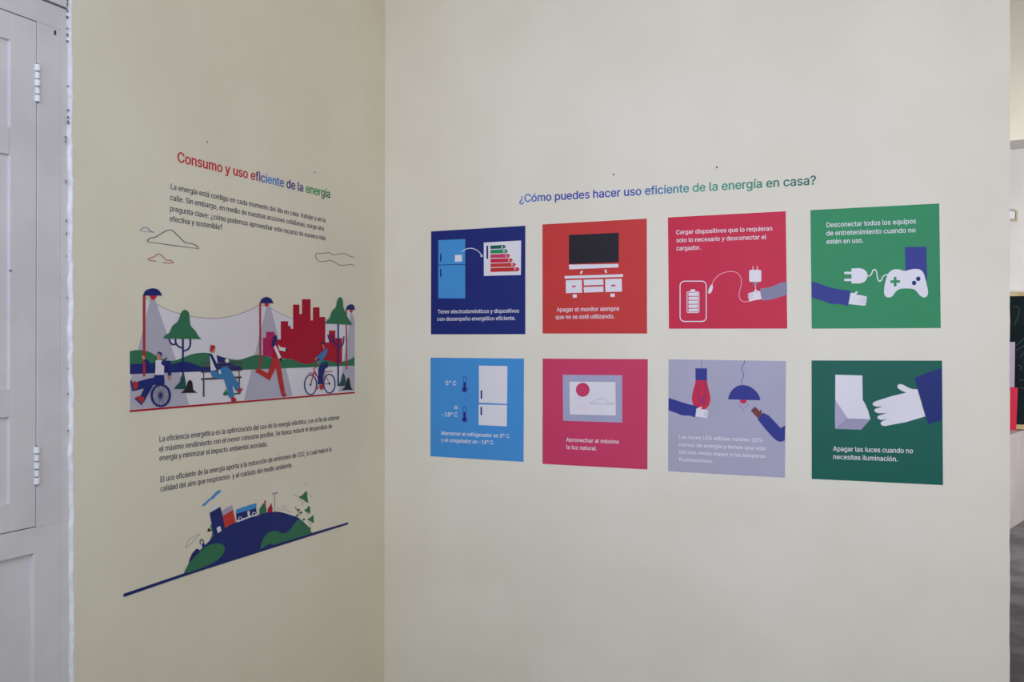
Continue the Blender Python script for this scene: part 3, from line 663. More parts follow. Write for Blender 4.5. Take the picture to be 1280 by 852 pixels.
# low masonry plinth under the blackboard
a, b = Vector((2.724, 5.86)), Vector((2.872, 6.344))
dv = (b - a).normalized()
bm = bmesh.new()
p = [a - dv * 0.1, b + dv * 0.055, Vector((1.6, (b + dv * 0.055).y)), Vector((1.6, (a - dv * 0.1).y))]
lo = [bm.verts.new((q.x, q.y, 0)) for q in p]
hi = [bm.verts.new((q.x, q.y, 0.8)) for q in p]
bm.faces.new(lo)
bm.faces.new(hi)
for k in range(4):
    bm.faces.new((lo[k], lo[(k + 1) % 4], hi[(k + 1) % 4], hi[k]))
struct(link('wall_plinth', bm, M['plinth']), 'low pale plinth below the blackboard')

bb = empty('blackboard', (3.4, BOARD_Y, 0.86))
tag(bb, 'dark blackboard in a pale wooden frame on the far wall past the corner', 'blackboard')
BO = Vector((3.4, BOARD_Y, 0.86))
zb0, zb1 = pin('B', (1272, 536))[1], pin('B', (1272, 365.5))[1]


def bbox(name, x0, x1, y0, y1, z0, z1, mat, bevel=0.002):
    bm = bmesh.new()
    add_box(bm, x0 - BO.x, x1 - BO.x, y0, y1, z0 - BO.z, z1 - BO.z)
    return link(name, bm, M[mat], bb, bevel)


bbox('writing_surface', 2.26, 4.62, 0.0, 0.05, zb0 + 0.03, zb1 - 0.03, 'board')
bbox('frame', 2.23, 4.65, -0.012, 0.058, zb1 - 0.032, zb1, 'wood')
bbox('frame', 2.23, 4.65, -0.03, 0.058, zb0, zb0 + 0.042, 'wood')
bbox('frame', 2.23, 2.262, -0.012, 0.058, zb0 + 0.042, zb1 - 0.032, 'wood')
bbox('frame', 4.618, 4.65, -0.012, 0.058, zb0 + 0.042, zb1 - 0.032, 'wood')
bm = bmesh.new()
for st in ([(1266, 384), (1270, 382.5), (1273.5, 385), (1274, 391), (1271, 399), (1268, 406)],
           [(1270, 431), (1275, 427.5), (1281, 422.5), (1290, 417)], [(1270, 438), (1276, 434), (1284, 430)], [(1276, 446), (1279, 441), (1284, 446)],
           [(1272, 456), (1277, 458), (1275, 462)], [(1274, 474), (1280, 475), (1287, 474)], [(1275, 484), (1281, 486)]):
    bm = bmesh.new()
    solid(bm, 'B', [[pin('B', q) for q in l] for l in line(sm(st), 0.7)], 0, BO)
    link('chalk_mark', bm, M['chalk'], bb)

# two square panels leaning on the left of the blackboard
for nm, z0, z1, xr, ink, lab in (('poster', 483.6, 427.2, (1268.4, 1267.6), 'mauve', 'pale lavender square sheet at the blackboard edge above the crimson one'),
                                 ('poster', 540.5, 484, (1271.8, 1269.6), 'crimson', 'crimson square sheet over the lower left of the far blackboard')):
    o = single(nm, 'B', (1255, z0), [[(1214, z1 + 0.5), (xr[0], z1), (xr[1], z0), (1214, z0 + 0.5)]], ink)
    o.location.y -= 0.034
    tag(o, lab, 'poster', 'sheets by the blackboard')

# small beige bracket on the far wall
d = ray((1267, 270))
t = (6.4 - CAM.y) / d.y
bx, bz = CAM.x + t * d.x, CAM.z + t * d.z
br = empty('wall_bracket', (bx, 6.4, bz))
tag(br, 'small beige bracket high on the far wall past the corner', 'bracket')
bm = bmesh.new()
add_box(bm, -0.05, 0.012, -0.05, 0, -0.03, 0.04)
link('holder', bm, M['white_plaster'], br, 0.006)
bm = bmesh.new()
add_box(bm, 0.012, 0.03, -0.06, 0, -0.035, 0.045)
add_box(bm, -0.05, 0.03, -0.06, 0, -0.046, -0.03)
link('rim', bm, M['beige'], br, 0.004)

# ------------------------------------------------------------------ right wall: heading and eight tip panels
h = single_text('wall_heading', 'R', (655.6, 252.5),
                [('¿Cómo puedes hacer uso eficiente de la energía en casa?', (648.8, 252.9), (1020.5, 230.3), 9.7)],
                ramp_vinyl('heading_ink_right', 'X', [(-0.02, (74, 116, 196)), (0.10, (58, 70, 152)), (0.40, (58, 72, 160)), (0.52, (56, 112, 160)), (0.64, (58, 150, 122)),
                                                      (0.82, (48, 136, 106)), (0.93, (38, 112, 90)), (1.06, (32, 92, 84))]), 8)
tag(h, 'one-line question heading in blue to green lettering above the panels', 'lettering')
GROUP = 'energy tip panels on the right wall'


def panel(quad, ink, label):
    s = Sheet('tip_panel', 'R', ((quad[2][0] + quad[3][0]) / 2, (quad[2][1] + quad[3][1]) / 2))
    tag(s.root, label, 'panel', GROUP)
    s.part('backing', [quad], ink, 0)
    return s


# 1 refrigerator and rating label
s = panel([(539.0, 289.1), (656.7, 282.0), (656.7, 417.5), (538.8, 417.7)], 'navy', 'navy blue square panel with a blue refrigerator and an energy rating card')
c = crop(530, 270, 5.329)
f = s.part('refrigerator', [c([(96, 160), (275, 153), (275, 547), (96, 547)])], 'blue', 1)
s.part('door_gap', [[c(l) for l in line([(96, 326), (275, 321)], 4.5)]], 'navy', 2, f)
for ln in ([(112, 250), (112, 302)], [(112, 350), (112, 404)]):
    s.part('handle', [[c(l) for l in line(ln, 9)]], 'navy', 2, f)
s.part('note', [c([(207, 260), (254, 257), (254, 301), (207, 304)])], 'white', 2, f)
a = s.part('arrow', [[c(l) for l in line(sm([(252, 238), (280, 220), (312, 214), (345, 222), (372, 243), (386, 265)]), 5.5)], c(ell(385, 265, 8, 8, n=14))], 'pale', 2)
e = crop(595, 295, 15.49)
k = s.part('rating_card', [e([(152, 125), (875, 85), (870, 752), (155, 770)])], 'white', 1)
s.part('side_bar', [e([(203, 185), (238, 184), (238, 440), (205, 441)])], 'navy', 2, k)
BARS = (([(283, 185), (540, 170), (582, 203), (545, 240), (283, 250)], 'deepgreen', 'A', (508, 205)),
        ([(283, 268), (585, 252), (622, 293), (588, 328), (283, 338)], 'green', 'B', (545, 295)),
        ([(283, 355), (625, 340), (665, 378), (632, 418), (283, 425)], 'magenta', 'C', (590, 380)),
        ([(283, 440), (680, 428), (716, 465), (680, 505), (283, 515)], 'crimson', 'D', (645, 467)),
        ([(283, 530), (740, 515), (778, 550), (742, 590), (283, 605)], 'red', 'E', (705, 551)),
        ([(283, 618), (810, 600), (850, 640), (812, 680), (283, 695)], 'orange', 'F', (765, 639)))
for pts, ink, ch, ctr in BARS:
    s.part('rating_bar', [e(pts)], ink, 2, k)
    s.text('rating_letter', [(ch, e([(ctr[0] - 23, ctr[1] + 22)])[0], e([(ctr[0] + 23, ctr[1] + 20)])[0], 3.0)], 'white', 3, k, 5)
s.text('caption', [('Tener electrodomésticos y dispositivos', (547.1, 391.6), (649.2, 390.5), 4.7),
                   ('con desempeño energético eficiente.', (546.5, 400.8), (644.8, 399.7), None)], 'white')

# 2 television on a low cabinet
s = panel([(678.1, 280.4), (808.5, 273.1), (808.9, 416.7), (678.3, 416.7)], 'red', 'orange red square panel showing a dark television over a white cabinet')
c = crop(670, 265, 5.327)
t = s.part('television', [c([(220, 350), (550, 345), (549, 368), (222, 381)]), c([(300, 390), (314, 389), (306, 410), (292, 411)]),
                          c([(456, 384), (468, 382), (474, 404), (463, 406)])], 'white', 1)
s.part('screen', [c([(220, 152), (552, 137), (551, 333), (220, 346)])], 'screen', 1, t)
k = s.part('cabinet', [c([(191, 425), (580, 413), (580, 431), (191, 443)]), c([(199, 454), (306, 450), (307, 536), (200, 539)]),
                       c([(318, 450), (448, 446), (450, 484), (320, 488)]), c([(318, 499), (449, 494), (450, 531), (320, 536)]),
                       c([(461, 446), (571, 442), (573, 529), (463, 532)])], 'white', 1)
for q in ([(240, 490), (265, 489), (265, 499), (240, 500)], [(502, 484), (529, 483), (529, 493), (502, 494)]):
    s.part('knob', [c(q)], 'crimson', 2, k)
for q in ([(244, 548), (272, 547), (272, 569), (246, 570)], [(495, 543), (524, 542), (525, 564), (497, 565)]):
    s.part('foot', [c(q)], 'white', 1, k)
s.text('caption', [('Apagar el monitor siempre', (695.9, 389.3), (774.2, 388), 5.1), ('que no se esté utilizando.', (694.4, 398.5), (768.4, 397.5), None)], 'white')

# 3 telephone and charger
s = panel([(834.9, 271.7), (982.2, 263.9), (984.1, 410.5), (836.2, 410.7)], 'crimson', 'crimson square panel with a phone outline, charger cable and grey sleeved hand')
c = crop(825, 255, 5.165)
p = s.part('phone', [[c(l) for l in line(rrect(130, 497, 299, 757, 28), 6, True)]], 'white', 1)
s.part('battery', [[c(l) for l in line(rrect(175, 565, 252, 700, 9), 5, True)], c(rrect(197, 550, 227, 563, 4))], 'white', 1, p)
for y0, y1 in ((570, 592), (597, 617), (622, 643), (648, 669), (674, 693)):
    s.part('charge_bar', [c([(184, y0 + 1), (246, y0), (246, y1), (184, y1 + 1)])], 'white', 1, p)
s.part('cable', [[c(l) for l in line(sm([(334, 525), (348, 492), (385, 455), (440, 436), (490, 440), (520, 470), (526, 510), (517, 550), (511, 590), (523, 620), (550, 630), (600, 623)]), 3.2)]], 'pink', 1)
s.part('connector', [c(sm([(332, 520), (342, 530), (336, 560), (322, 578), (311, 571), (317, 545)], True))], 'white', 2)
q = s.part('charger', [c(rrect(576, 424, 654, 502, 11))], 'white', 1)
for l in ([(599, 400), (602, 426)], [(627, 400), (630, 426)]):
    s.part('prong', [[c(x) for x in line(l, 6)]], 'pink', 1, q)
s.part('neck', [c([(602, 503), (629, 503), (622, 528), (609, 528)])], 'steel', 1, q)
s.part('wire', [[c(x) for x in line([(616, 528), (617, 556)], 5)]], 'pink', 1, q)
s.part('sleeve', [c(sm([(647, 545), (700, 538), (740, 525), (780, 508), (819.5, 501)]) + sm([(820.5, 583), (780, 598), (720, 615), (660, 622)]) + [(658, 590)])], 'steel', 1)
s.part('hand', [c([(566, 578), (608, 565), (611, 553), (619, 549), (630, 560), (648, 562), (657, 613), (580, 626), (574, 622), (576, 615), (568, 611), (574, 604), (565, 597), (573, 590)])], 'white', 2)
s.part('finger_line', [[c(l) for l in line(x, 2.2)] for x in ([(566, 584), (600, 579)], [(566, 597), (602, 592)], [(570, 610), (604, 605)], [(612, 556), (628, 574)])], 'crimson', 3)
s.text('caption', [('Cargar dispositivos que lo requieran', (844.9, 292.8), (965.8, 287.9), 5.3), ('solo lo necesario y desconectar el', (845.3, 302.8), (957.8, 298.6), None),
                   ('cargador.', (845.3, 312.9), (876.3, 311.7), None)], 'white')

# 4 game controller
s = panel([(1013, 262.5), (1174.1, 254.2), (1175.9, 409.8), (1014.7, 410.6)], 'green', 'bright green square panel with a game controller, plug and reaching hand')
c = crop(1005, 245, 4.867)
s.part('console', [c([(614, 310), (745, 307), (749, 505), (700, 540), (618, 500)])], 'sleeve', 1)
g = s.part('game_controller', [c(sm([(508, 480), (525, 458), (548, 446), (580, 446), (612, 455), (645, 447), (680, 443), (712, 450), (730, 475), (742, 520), (754, 575), (750, 605), (732, 616),
                                     (708, 606), (690, 585), (670, 567), (640, 562), (600, 562), (572, 570), (555, 585), (535, 610), (512, 616), (493, 605), (487, 580), (492, 535)], True))], 'white', 2)
s.part('direction_pad', [c([(546, 495), (549, 491), (560, 491), (563, 495), (563, 511), (581, 511), (585, 515), (585, 523), (581, 527), (563, 527), (563, 545), (559, 549), (550, 549), (546, 545),
                            (546, 528), (529, 528), (525, 524), (525, 516), (529, 512), (546, 512)])], 'green', 3, g)
for x, y in ((695, 503), (670, 528)):
    s.part('button', [c(ell(x, y, 13.5, 14))], 'navy', 3, g)
s.part('cable', [[c(l) for l in line(sm([(383, 485), (402, 484), (413, 468), (420, 451), (432, 447), (442, 462), (446, 490), (454, 515), (468, 514), (479, 492), (494, 480), (515, 477)]), 7)]], 'white', 1)
p = s.part('plug', [c([(289, 440)] + sm([(335, 438), (362, 445), (381, 463), (386, 484), (380, 506), (362, 524), (335, 531)]) + [(289, 531)])], 'white', 1)
s.part('prong', [c(rrect(244, 460, 294, 475, 7))], 'white', 1, p)
s.part('prong', [c(rrect(244, 502, 294, 517, 7))], 'white', 1, p)
s.part('sleeve', [c(sm([(47.5, 520), (95, 532), (150, 552), (210, 566), (284, 573)]) + [(267, 668)] + sm([(215, 656), (165, 655), (110, 635), (48.5, 618)]))], 'sleeve', 1)
s.part('hand', [c([(284, 588), (305, 590), (318, 579), (327, 580), (325, 590), (314, 599), (350, 603), (382, 611), (385, 617), (378, 622), (384, 630), (378, 637), (382, 646), (374, 651), (377, 661), (369, 667), (271, 656)])], 'white', 2)
s.part('finger_line', [[c(l) for l in line(x, 2.4)] for x in ([(340, 619), (384, 621)], [(338, 634), (384, 637)], [(336, 647), (380, 651)])], 'shade2', 3)
s.text('caption', [('Desconectar todos los equipos', (1032.7, 284), (1145.3, 279.1), 5.9), ('de entretenimiento cuando no', (1032.7, 294.3), (1144.7, 290.2), None),
                   ('estén en uso.', (1033, 304.8), (1079.6, 303.1), None)], 'white')

# 5 refrigerator temperatures
s = panel([(538.3, 446.7), (655, 447.9), (654.5, 577), (538.1, 570)], 'blue', 'light blue square panel with a white refrigerator and two thermometers')
c = crop(530, 440, 5.679)
f = s.part('refrigerator', [c([(391, 95), (593, 98), (590, 367), (391, 357)]), c([(389, 370), (590, 376), (588, 526), (389, 516)])], 'white', 1)
s.part('handle', [c([(403, 270), (414, 270), (414, 330), (403, 330)])], 'navy', 2, f)
s.part('handle', [c([(402, 388), (413, 388), (413, 446), (402, 446)])], 'navy', 2, f)
for x, y0, y1 in ((289, 167, 264), (288, 380, 477)):
    t = s.part('thermometer', [c(ell(x, y0 + 12, 12, 12, 180, 360, 12) + ell(x, y1, 20, 21, -55, 235, 24))], 'therm', 1)
    s.part('tube', [c(rrect(x - 7, y0 + 6, x + 7, y0 + 45, 6))], 'blue', 2, t)
    s.part('fluid', [[c(l) for l in line([(x, y0 + 48), (x, y1)], 9)], c(ell(x, y1, 12, 12, n=16))], 'navy', 2, t)
s.part('snowflake', [[c(l) for l in line([(228 + 18 * math.cos(a), 393 + 18 * math.sin(a)), (228 - 18 * math.cos(a), 393 - 18 * math.sin(a))], 4)] for a in (math.pi / 2, math.pi / 6, -math.pi / 6)], 'pale', 1)
s.text('temperature', [('5° C', (556.8, 481), (570.5, 481.4), 5.3)], 'white')
s.text('temperature', [('-18° C', (551.7, 520.1), (572.1, 520.6), 5.3)], 'white')
s.text('caption', [('Mantener el refrigerador en 5° C', (551.5, 543.2), (636.9, 547.2), 4.7), ('y el congelador en -18° C.', (551.5, 551.6), (617.9, 555.3), None)], 'white', bold=6)

# 6 window
s = panel([(678.4, 448), (809.8, 448.7), (809.3, 586.5), (678.2, 579.5)], 'magenta', 'magenta pink square panel with a grey framed window and a round sun')
c = crop(670, 440, 5.5)
w = s.part('window_picture', [c([(185, 155), (593, 158), (593, 483), (187, 471)])], 'greyblue', 1)
s.part('pane', [c([(231, 202), (547, 205), (549, 434), (233, 427)])], 'white', 2, w)
s.part('sun', [c(ell(322, 258, 47, 48))], 'magenta', 3, w)
s.part('cloud_line', [[c(l) for l in line(sm([(372, 352), (395, 340), (420, 325), (448, 318), (475, 325), (497, 345), (520, 348), (537, 356)]), 2.2)],
                      [c(l) for l in line([(370, 352), (538, 358)], 2.2)]], 'greyline', 3, w)
s.part('cloud_line', [[c(l) for l in line(sm([(285, 391), (300, 378), (318, 368), (335, 376), (347, 386), (368, 393)]), 2)], [c(l) for l in line([(285, 391), (368, 393)], 1.6)]], 'pink', 3, w)
s.part('cloud_line', [[c(l) for l in line(sm([(262, 320), (283, 313), (305, 320)]), 2)]], 'shade1', 3, w)
s.text('caption', [('Aprovechar al máximo', (707.6, 551.5), (774, 554.4), 4.9), ('la luz natural.', (707.8, 560.7), (746.4, 562.7), None)], 'white')

# 7 bulb and hanging lamp
s = panel([(835.8, 448.9), (982.6, 451), (981.2, 596.8), (835.1, 588.7)], 'lavender', 'lavender square panel with a red light bulb and a navy hanging lamp')
c = crop(840, 440, 8.533)
d = crop(825, 440, 5.165)
b = s.part('light_bulb', [c([(252, 296)] + sm([(246, 340), (228, 400), (215, 470), (218, 530), (245, 585), (290, 608), (340, 610), (385, 580), (408, 520), (407, 460), (390, 390), (378, 330)]) + [(374, 296)])], 'crimson', 1)
s.part('socket', [c([(250, 172), (374, 172), (374, 298), (252, 298)])], 'sleeve', 2, b)
s.part('cord', [[c(l) for l in line(sm([(322, 82), (312, 125), (316, 172)]), 3.5)]], 'sleeve', 1, b)
s.part('filament', [[c(l) for l in line(x, 6)] for x in (sm([(290, 300), (278, 380), (275, 440)]) + [(275, 475), (300, 478)], [(345, 300), (355, 380), (355, 476), (328, 478)],
                                                        sm([(298, 486), (292, 520), (296, 545), (310, 545), (312, 515), (306, 488)]), sm([(335, 486), (328, 520), (332, 545), (346, 545), (346, 515), (340, 488)]))], 'sleeve', 2, b)
s.part('sleeve', [c(sm([(-36, 488), (30, 508), (100, 530), (170, 552), (275, 575)]) + [(245, 695)] + sm([(190, 675), (110, 672), (40, 645), (-37, 618)]))], 'sleeve', 2)
s.part('hand', [c([(262, 600), (285, 592), (315, 578), (322, 588), (306, 603), (350, 612), (388, 624), (392, 634), (384, 641), (390, 652), (380, 660), (386, 672), (376, 680), (380, 694), (370, 702), (250, 684)])], 'white', 3)
s.part('finger_line', [[c(l) for l in line(x, 3.6)] for x in ([(342, 640), (390, 642)], [(340, 658), (388, 660)], [(338, 674), (384, 679)])], 'shade2', 4)
h = s.part('hanging_lamp', [c(sm([(598, 502), (610, 455), (645, 400), (695, 362), (755, 350), (820, 362), (880, 400), (925, 455), (945, 512)]))], 'sleeve', 1)
s.part('cord', [[c(l) for l in line(sm([(773, 88), (770, 120), (745, 165), (748, 200), (766, 245), (748, 290), (740, 320), (752, 352)]), 5.5)]], 'sleeve', 1, h)
s.part('bulb', [c(ell(760, 507, 38, 41, 0, 180, 16))], 'crimson', 1, h)
for x in ([(692, 558), (715, 545)], [(715, 588), (735, 565)], [(757, 598), (757, 625)], [(780, 568), (798, 600)], [(803, 552), (825, 570)]):
    s.part('light_ray', [[c(l) for l in line(x, 4.5)]], 'therm', 1, h)
s.part('sleeve', [d([(668, 390), (705, 410), (780, 490), (809, 472)] + [(806, 568)] + sm([(790, 576), (770, 576), (740, 560), (680, 495), (630, 432)]))], 'sleeve', 1)
s.part('hand', [c([(840, 622), (885, 578), (938, 630), (944, 612), (954, 612), (958, 645), (966, 662), (918, 705)])], 'brown', 2)
s.text('caption', [('Las luces LED utilizan mínimo 10%', (848.6, 547.8), (954.1, 552.3), 4.5), ('menos de energía y tienen una vida', (848.6, 557.3), (957.2, 562.6), None),
                   ('útil tres veces mayor a las lámparas', (848.6, 566.6), (957, 572.2), None), ('fluorescentes.', (848.6, 575.9), (891.8, 578.4), None)], 'white', bold=6)

# 8 light switch
s = panel([(1014.5, 450.3), (1177.6, 450.5), (1178.8, 606), (1014.7, 598.2)], 'deepgreen', 'dark green square panel with a white light switch and a large white hand')
c = crop(1005, 440, 4.867)
w = s.part('light_switch', [c([(191, 137), (355, 141), (357, 290), (374, 318), (390, 355), (404, 408), (268, 404), (190, 290)])], 'white', 1)
s.part('side_face', [c([(190, 291), (268, 404), (190, 466), (188, 400)])], 'shade1', 1, w)
s.part('under_face', [c([(269, 404), (404, 409), (347, 471), (192, 466)])], 'shade2', 1, w)
s.part('edge_line', [[c(l) for l in line([(404, 408), (268, 404), (191, 466)], 2.2)]], 'steel', 2, w)
s.part('hand', [c([(690, 225), (738, 390), (620, 425), (540, 440)] + sm([(492, 449), (472, 443), (466, 430), (478, 418)]) + [(510, 405)] + sm([(468, 412), (449, 402), (450, 388), (478, 378)]) + [(503, 371)]
                  + sm([(450, 371), (430, 360), (432, 346), (456, 338)]) + [(478, 331)] + sm([(440, 331), (420, 321), (422, 306), (450, 293)]) + [(540, 265), (622, 246)]
                  + sm([(590, 232), (570, 216), (569, 202), (582, 194), (602, 197)]) + [(635, 215), (660, 224)])], 'white', 1)
s.part('sleeve', [c([(672, 157), (740, 128), (836.5, 95), (838.5, 412), (800, 425), (762, 438), (752, 425)] + sm([(738, 380), (715, 290), (672, 160)]))], 'navy', 2)
s.text('caption', [('Apagar las luces cuando no', (1041.2, 563.3), (1141.6, 566.2), 5.9), ('necesites iluminación.', (1041.2, 573.3), (1122.5, 576.4), None)], 'white')

# ------------------------------------------------------------------ left wall: heading, texts, clouds
h = single_text('wall_heading', 'L', (221.5, 201.8), [('Consumo y uso eficiente de la energía', (221.3, 201.9), (413, 247.6), 12.6)],
                ramp_vinyl('heading_ink_left', 'Y', [(-0.01, (196, 40, 54)), (0.345, (190, 40, 62)), (0.366, (92, 56, 120)), (0.395, (70, 92, 172)), (0.43, (84, 140, 206)), (0.49, (74, 118, 188)),
                                                     (0.525, (50, 52, 130)), (0.612, (52, 60, 134)), (0.64, (54, 150, 90)), (0.80, (36, 100, 62))]), 8)
tag(h, 'large title lettering running from red through blue to green', 'lettering')
TG = 'text blocks on the left wall'
t = single_text('wall_text', 'L', (212, 276), [('La energía está contigo en cada momento del día en casa  trabajo y en la', (212.8, 236), (407, 278), 7.0),
                                              ('calle. Sin embargo, en medio de nuestras acciones cotidianas, surge una', (212.3, 249.7), (405, 288.2), None),
                                              ('pregunta clave: ¿cómo podemos aprovechar este recurso de manera más', (212, 263.5), (407, 300.4), None),
                                              ('efectiva y sostenible?', (212, 276.2), (278, 287.3), None)], 'text', 1)
tag(t, 'four-line dark text block under the large coloured title', 'text', TG)
t = single_text('wall_text', 'L', (199, 576), [('La eficiencia energética es la optimización del uso de la energía eléctrica, con el fin de obtener', (198.8, 552), (424.3, 524), 7.0),
                                              ('el máximo rendimiento con el menor consumo posible. Se busca reducir el desperdicio de', (198.8, 564.3), (415, 534.8), None),
                                              ('energía y minimizar el impacto ambiental asociado.', (199, 575.8), (334.5, 557.5), None)], 'text', 1)
tag(t, 'three-line dark text block just below the park picture', 'text', TG)
t = single_text('wall_text', 'L', (200, 614), [('El uso eficiente de la energía aporta a la reducción de emisiones de CO2, lo cual mejora la', (200, 602.3), (414.5, 563.5), 7.0),
                                              ('calidad del aire que respiramos  y al cuidado del medio ambiente.', (200.3, 614.3), (365.5, 583.5), None)], 'text', 1)
tag(t, 'two-line dark text block just above the globe picture', 'text', TG)

CG = 'outline clouds above the park picture'
k = crop(165, 280, 14.22)
m = crop(385, 305, 18.29)
o = single('cloud_decal', 'L', k([(270, 148)])[0], [[k(l) for l in line(sm([(145, 106), (170, 85), (205, 65), (245, 60), (280, 75), (305, 105), (340, 125), (395, 148)]) + [(300, 136), (150, 118)], 11, True)]], 'skyline')
tag(o, 'tiny blue outline cloud, topmost at the far left', 'cloud', CG)
o = single('cloud_decal', 'L', k([(700, 400)])[0], [[k(l) for l in line(sm([(272, 312), (282, 280), (320, 248), (410, 230), (480, 190), (580, 130), (660, 102), (720, 115), (800, 190), (890, 280), (955, 330),
                                                                  (1040, 340), (1110, 365), (1160, 400), (1182, 436)]) + [(700, 374)], 12, True)]], 'outline')
tag(o, 'largest cloud outline, dark navy, under the first text block', 'cloud', CG)
o = single('cloud_decal', 'L', k([(500, 690)])[0], [[k(l) for l in line([(430, 660), (330, 645)] + sm([(285, 632), (300, 605), (380, 585), (440, 540), (490, 530), (540, 570), (610, 635), (690, 645), (738, 688)])
                                                                  + [(690, 690), (545, 683)], 12)]], 'redline')
tag(o, 'red outline cloud with a gap in its base line', 'cloud', CG)
o = single('cloud_decal', 'L', m([(600, 500)])[0], [[m(l) for l in line(sm([(1058, 298), (980, 285), (900, 245), (840, 215), (740, 215), (620, 240), (545, 235), (490, 195), (450, 195), (330, 212), (230, 205), (185, 215), (172, 262),
                                                                  (190, 330), (260, 390), (330, 400), (420, 385), (520, 370), (600, 405), (700, 470), (790, 490), (870, 475), (940, 462), (1000, 467), (1055, 492)]), 16)]], 'greycloud')
tag(o, 'wavy open-ended cloud outline near the room corner, right of the text block', 'cloud', CG)

# ------------------------------------------------------------------ the park picture
s = Sheet('park_mural', 'L', (302, 512))
tag(s.root, 'long cut vinyl picture of a park with street lamps, people and a red city', 'mural')
A = crop(150, 340, 4.73)
B = crop(290, 340, 4.735)
C_ = crop(155, 430, 9.47)
D_ = crop(240, 420, 9.47)
E_ = crop(310, 400, 8.52)
F_ = crop(370, 410, 9.46)
J_ = crop(400, 360, 6.08)
CABLE1 = sm([(150, 150), (200, 180), (290, 225), (360, 247), (420, 262), (500, 270), (570, 272), (650, 262), (727, 240), (827, 193)])
CABLE2 = sm([(829, 190), (892, 215), (962, 250), (1022, 275), (1122, 292), (1210, 285), (1290, 262), (1336, 228)])
s.part('sky', [A([(57, 815), (57, 600), (57, 540), (105, 455), (148, 285)] + CABLE1 + CABLE2 + [(1385, 268), (1385, 705)])], 'sky', 0)
s.part('cable', [[A(l) for l in line(CABLE1, 3.2)], [A(l) for l in line(CABLE2, 2.6)]], 'cable', 1)
s.part('light_cone', [A([(178, 162), (206, 162), (330, 520), (407, 785), (57, 812), (57, 655), (105, 455)])], 'cone', 1)
s.part('light_cone', [A([(867, 198), (887, 198), (948, 430), (1020, 733), (732, 756), (800, 470)])], 'cone', 1)
s.part('light_cone', [J_([(232, 186), (242, 186), (262, 245), (262, 775), (140, 786), (200, 420)])], 'cone', 1)
hills = s.part('hills', [A([(57, 467)] + sm([(90, 460), (135, 462), (180, 475), (230, 505), (270, 522), (320, 522), (370, 505), (430, 483), (490, 476), (540, 482), (600, 500), (660, 515), (710, 516), (757, 502), (795, 490), (830, 490),
                                  (872, 500), (932, 515), (992, 512), (1052, 525), (1102, 538), (1162, 520), (1222, 520), (1282, 530), (1342, 522), (1385, 500)]) + [(1385, 552), (727, 577), (57, 602)])], 'leaf', 2)
s.part('dark_hills', [A(sm([(57, 543), (120, 541), (230, 540), (300, 545), (350, 530), (400, 531), (450, 548), (500, 560), (560, 545), (640, 540), (700, 555), (728, 577)]) + [(480, 587), (57, 602)])], 'navy', 3)
city = s.part('city', [B([(252, 400), (287, 398), (287, 290), (330, 290), (330, 318), (345, 318), (345, 335), (360, 335), (360, 192), (397, 192), (397, 248), (413, 248), (413, 160), (463, 160), (463, 285), (478, 285),
                          (478, 208), (516, 208), (516, 265), (550, 265), (550, 415), (572, 415), (572, 345), (610, 345), (610, 390), (650, 390)] + sm([(650, 535), (630, 545), (600, 530), (560, 522), (510, 520), (475, 535), (440, 544),
                          (390, 530), (350, 515), (300, 510), (250, 505)]))], 'brickred', 3)
s.part('magenta_block', [B([(182, 388), (200, 388), (200, 353), (250, 353), (250, 398), (258, 400), (256, 512), (215, 500), (182, 495)])], 'wine', 3, city)
s.part('ground_line', [A([(55, 815), (1387, 707), (1387, 715), (55, 826)])], 'brickred', 4)


def street_lamp(pole, shade, bulb):
    p = s.part('street_lamp', [pole], 'post', 5)
    s.part('bulb', [bulb], 'crimson', 5, p)
    s.part('shade', [shade], 'navy', 6, p)


street_lamp(A([(133, 137), (147, 137), (146, 608), (140, 617), (133, 608)]), A([(133, 138)] + sm([(135, 132), (150, 108), (190, 95), (225, 106), (246, 138)])), A(ell(193, 136, 20, 27, 0, 180, 14)))
street_lamp(B([(160, 182), (169, 182), (169, 562), (160, 562)]), B([(162, 183)] + sm([(164, 178), (176, 156), (203, 147), (228, 158), (243, 184)])), B(ell(203, 184, 13, 19, 0, 180, 14)))
street_lamp(B([(671, 222), (677, 222), (680, 575), (673, 575)]), B([(671, 222)] + sm([(673, 217), (682, 198), (704, 190), (719, 199), (725, 222)])), B(ell(704, 221, 9, 18, 0, 180, 14)))


def tree(cr, crown, trunk, branches, w):
    t = s.part('tree', [[cr(l) for l in line(trunk, w)]], 'navy', 6)
    for b in branches:
        s.part('branch', [[cr(l) for l in line(sm(b), w * 0.9)]], 'navy', 5, t)
    s.part('crown', [cr(crown)], 'leaf', 7, t)


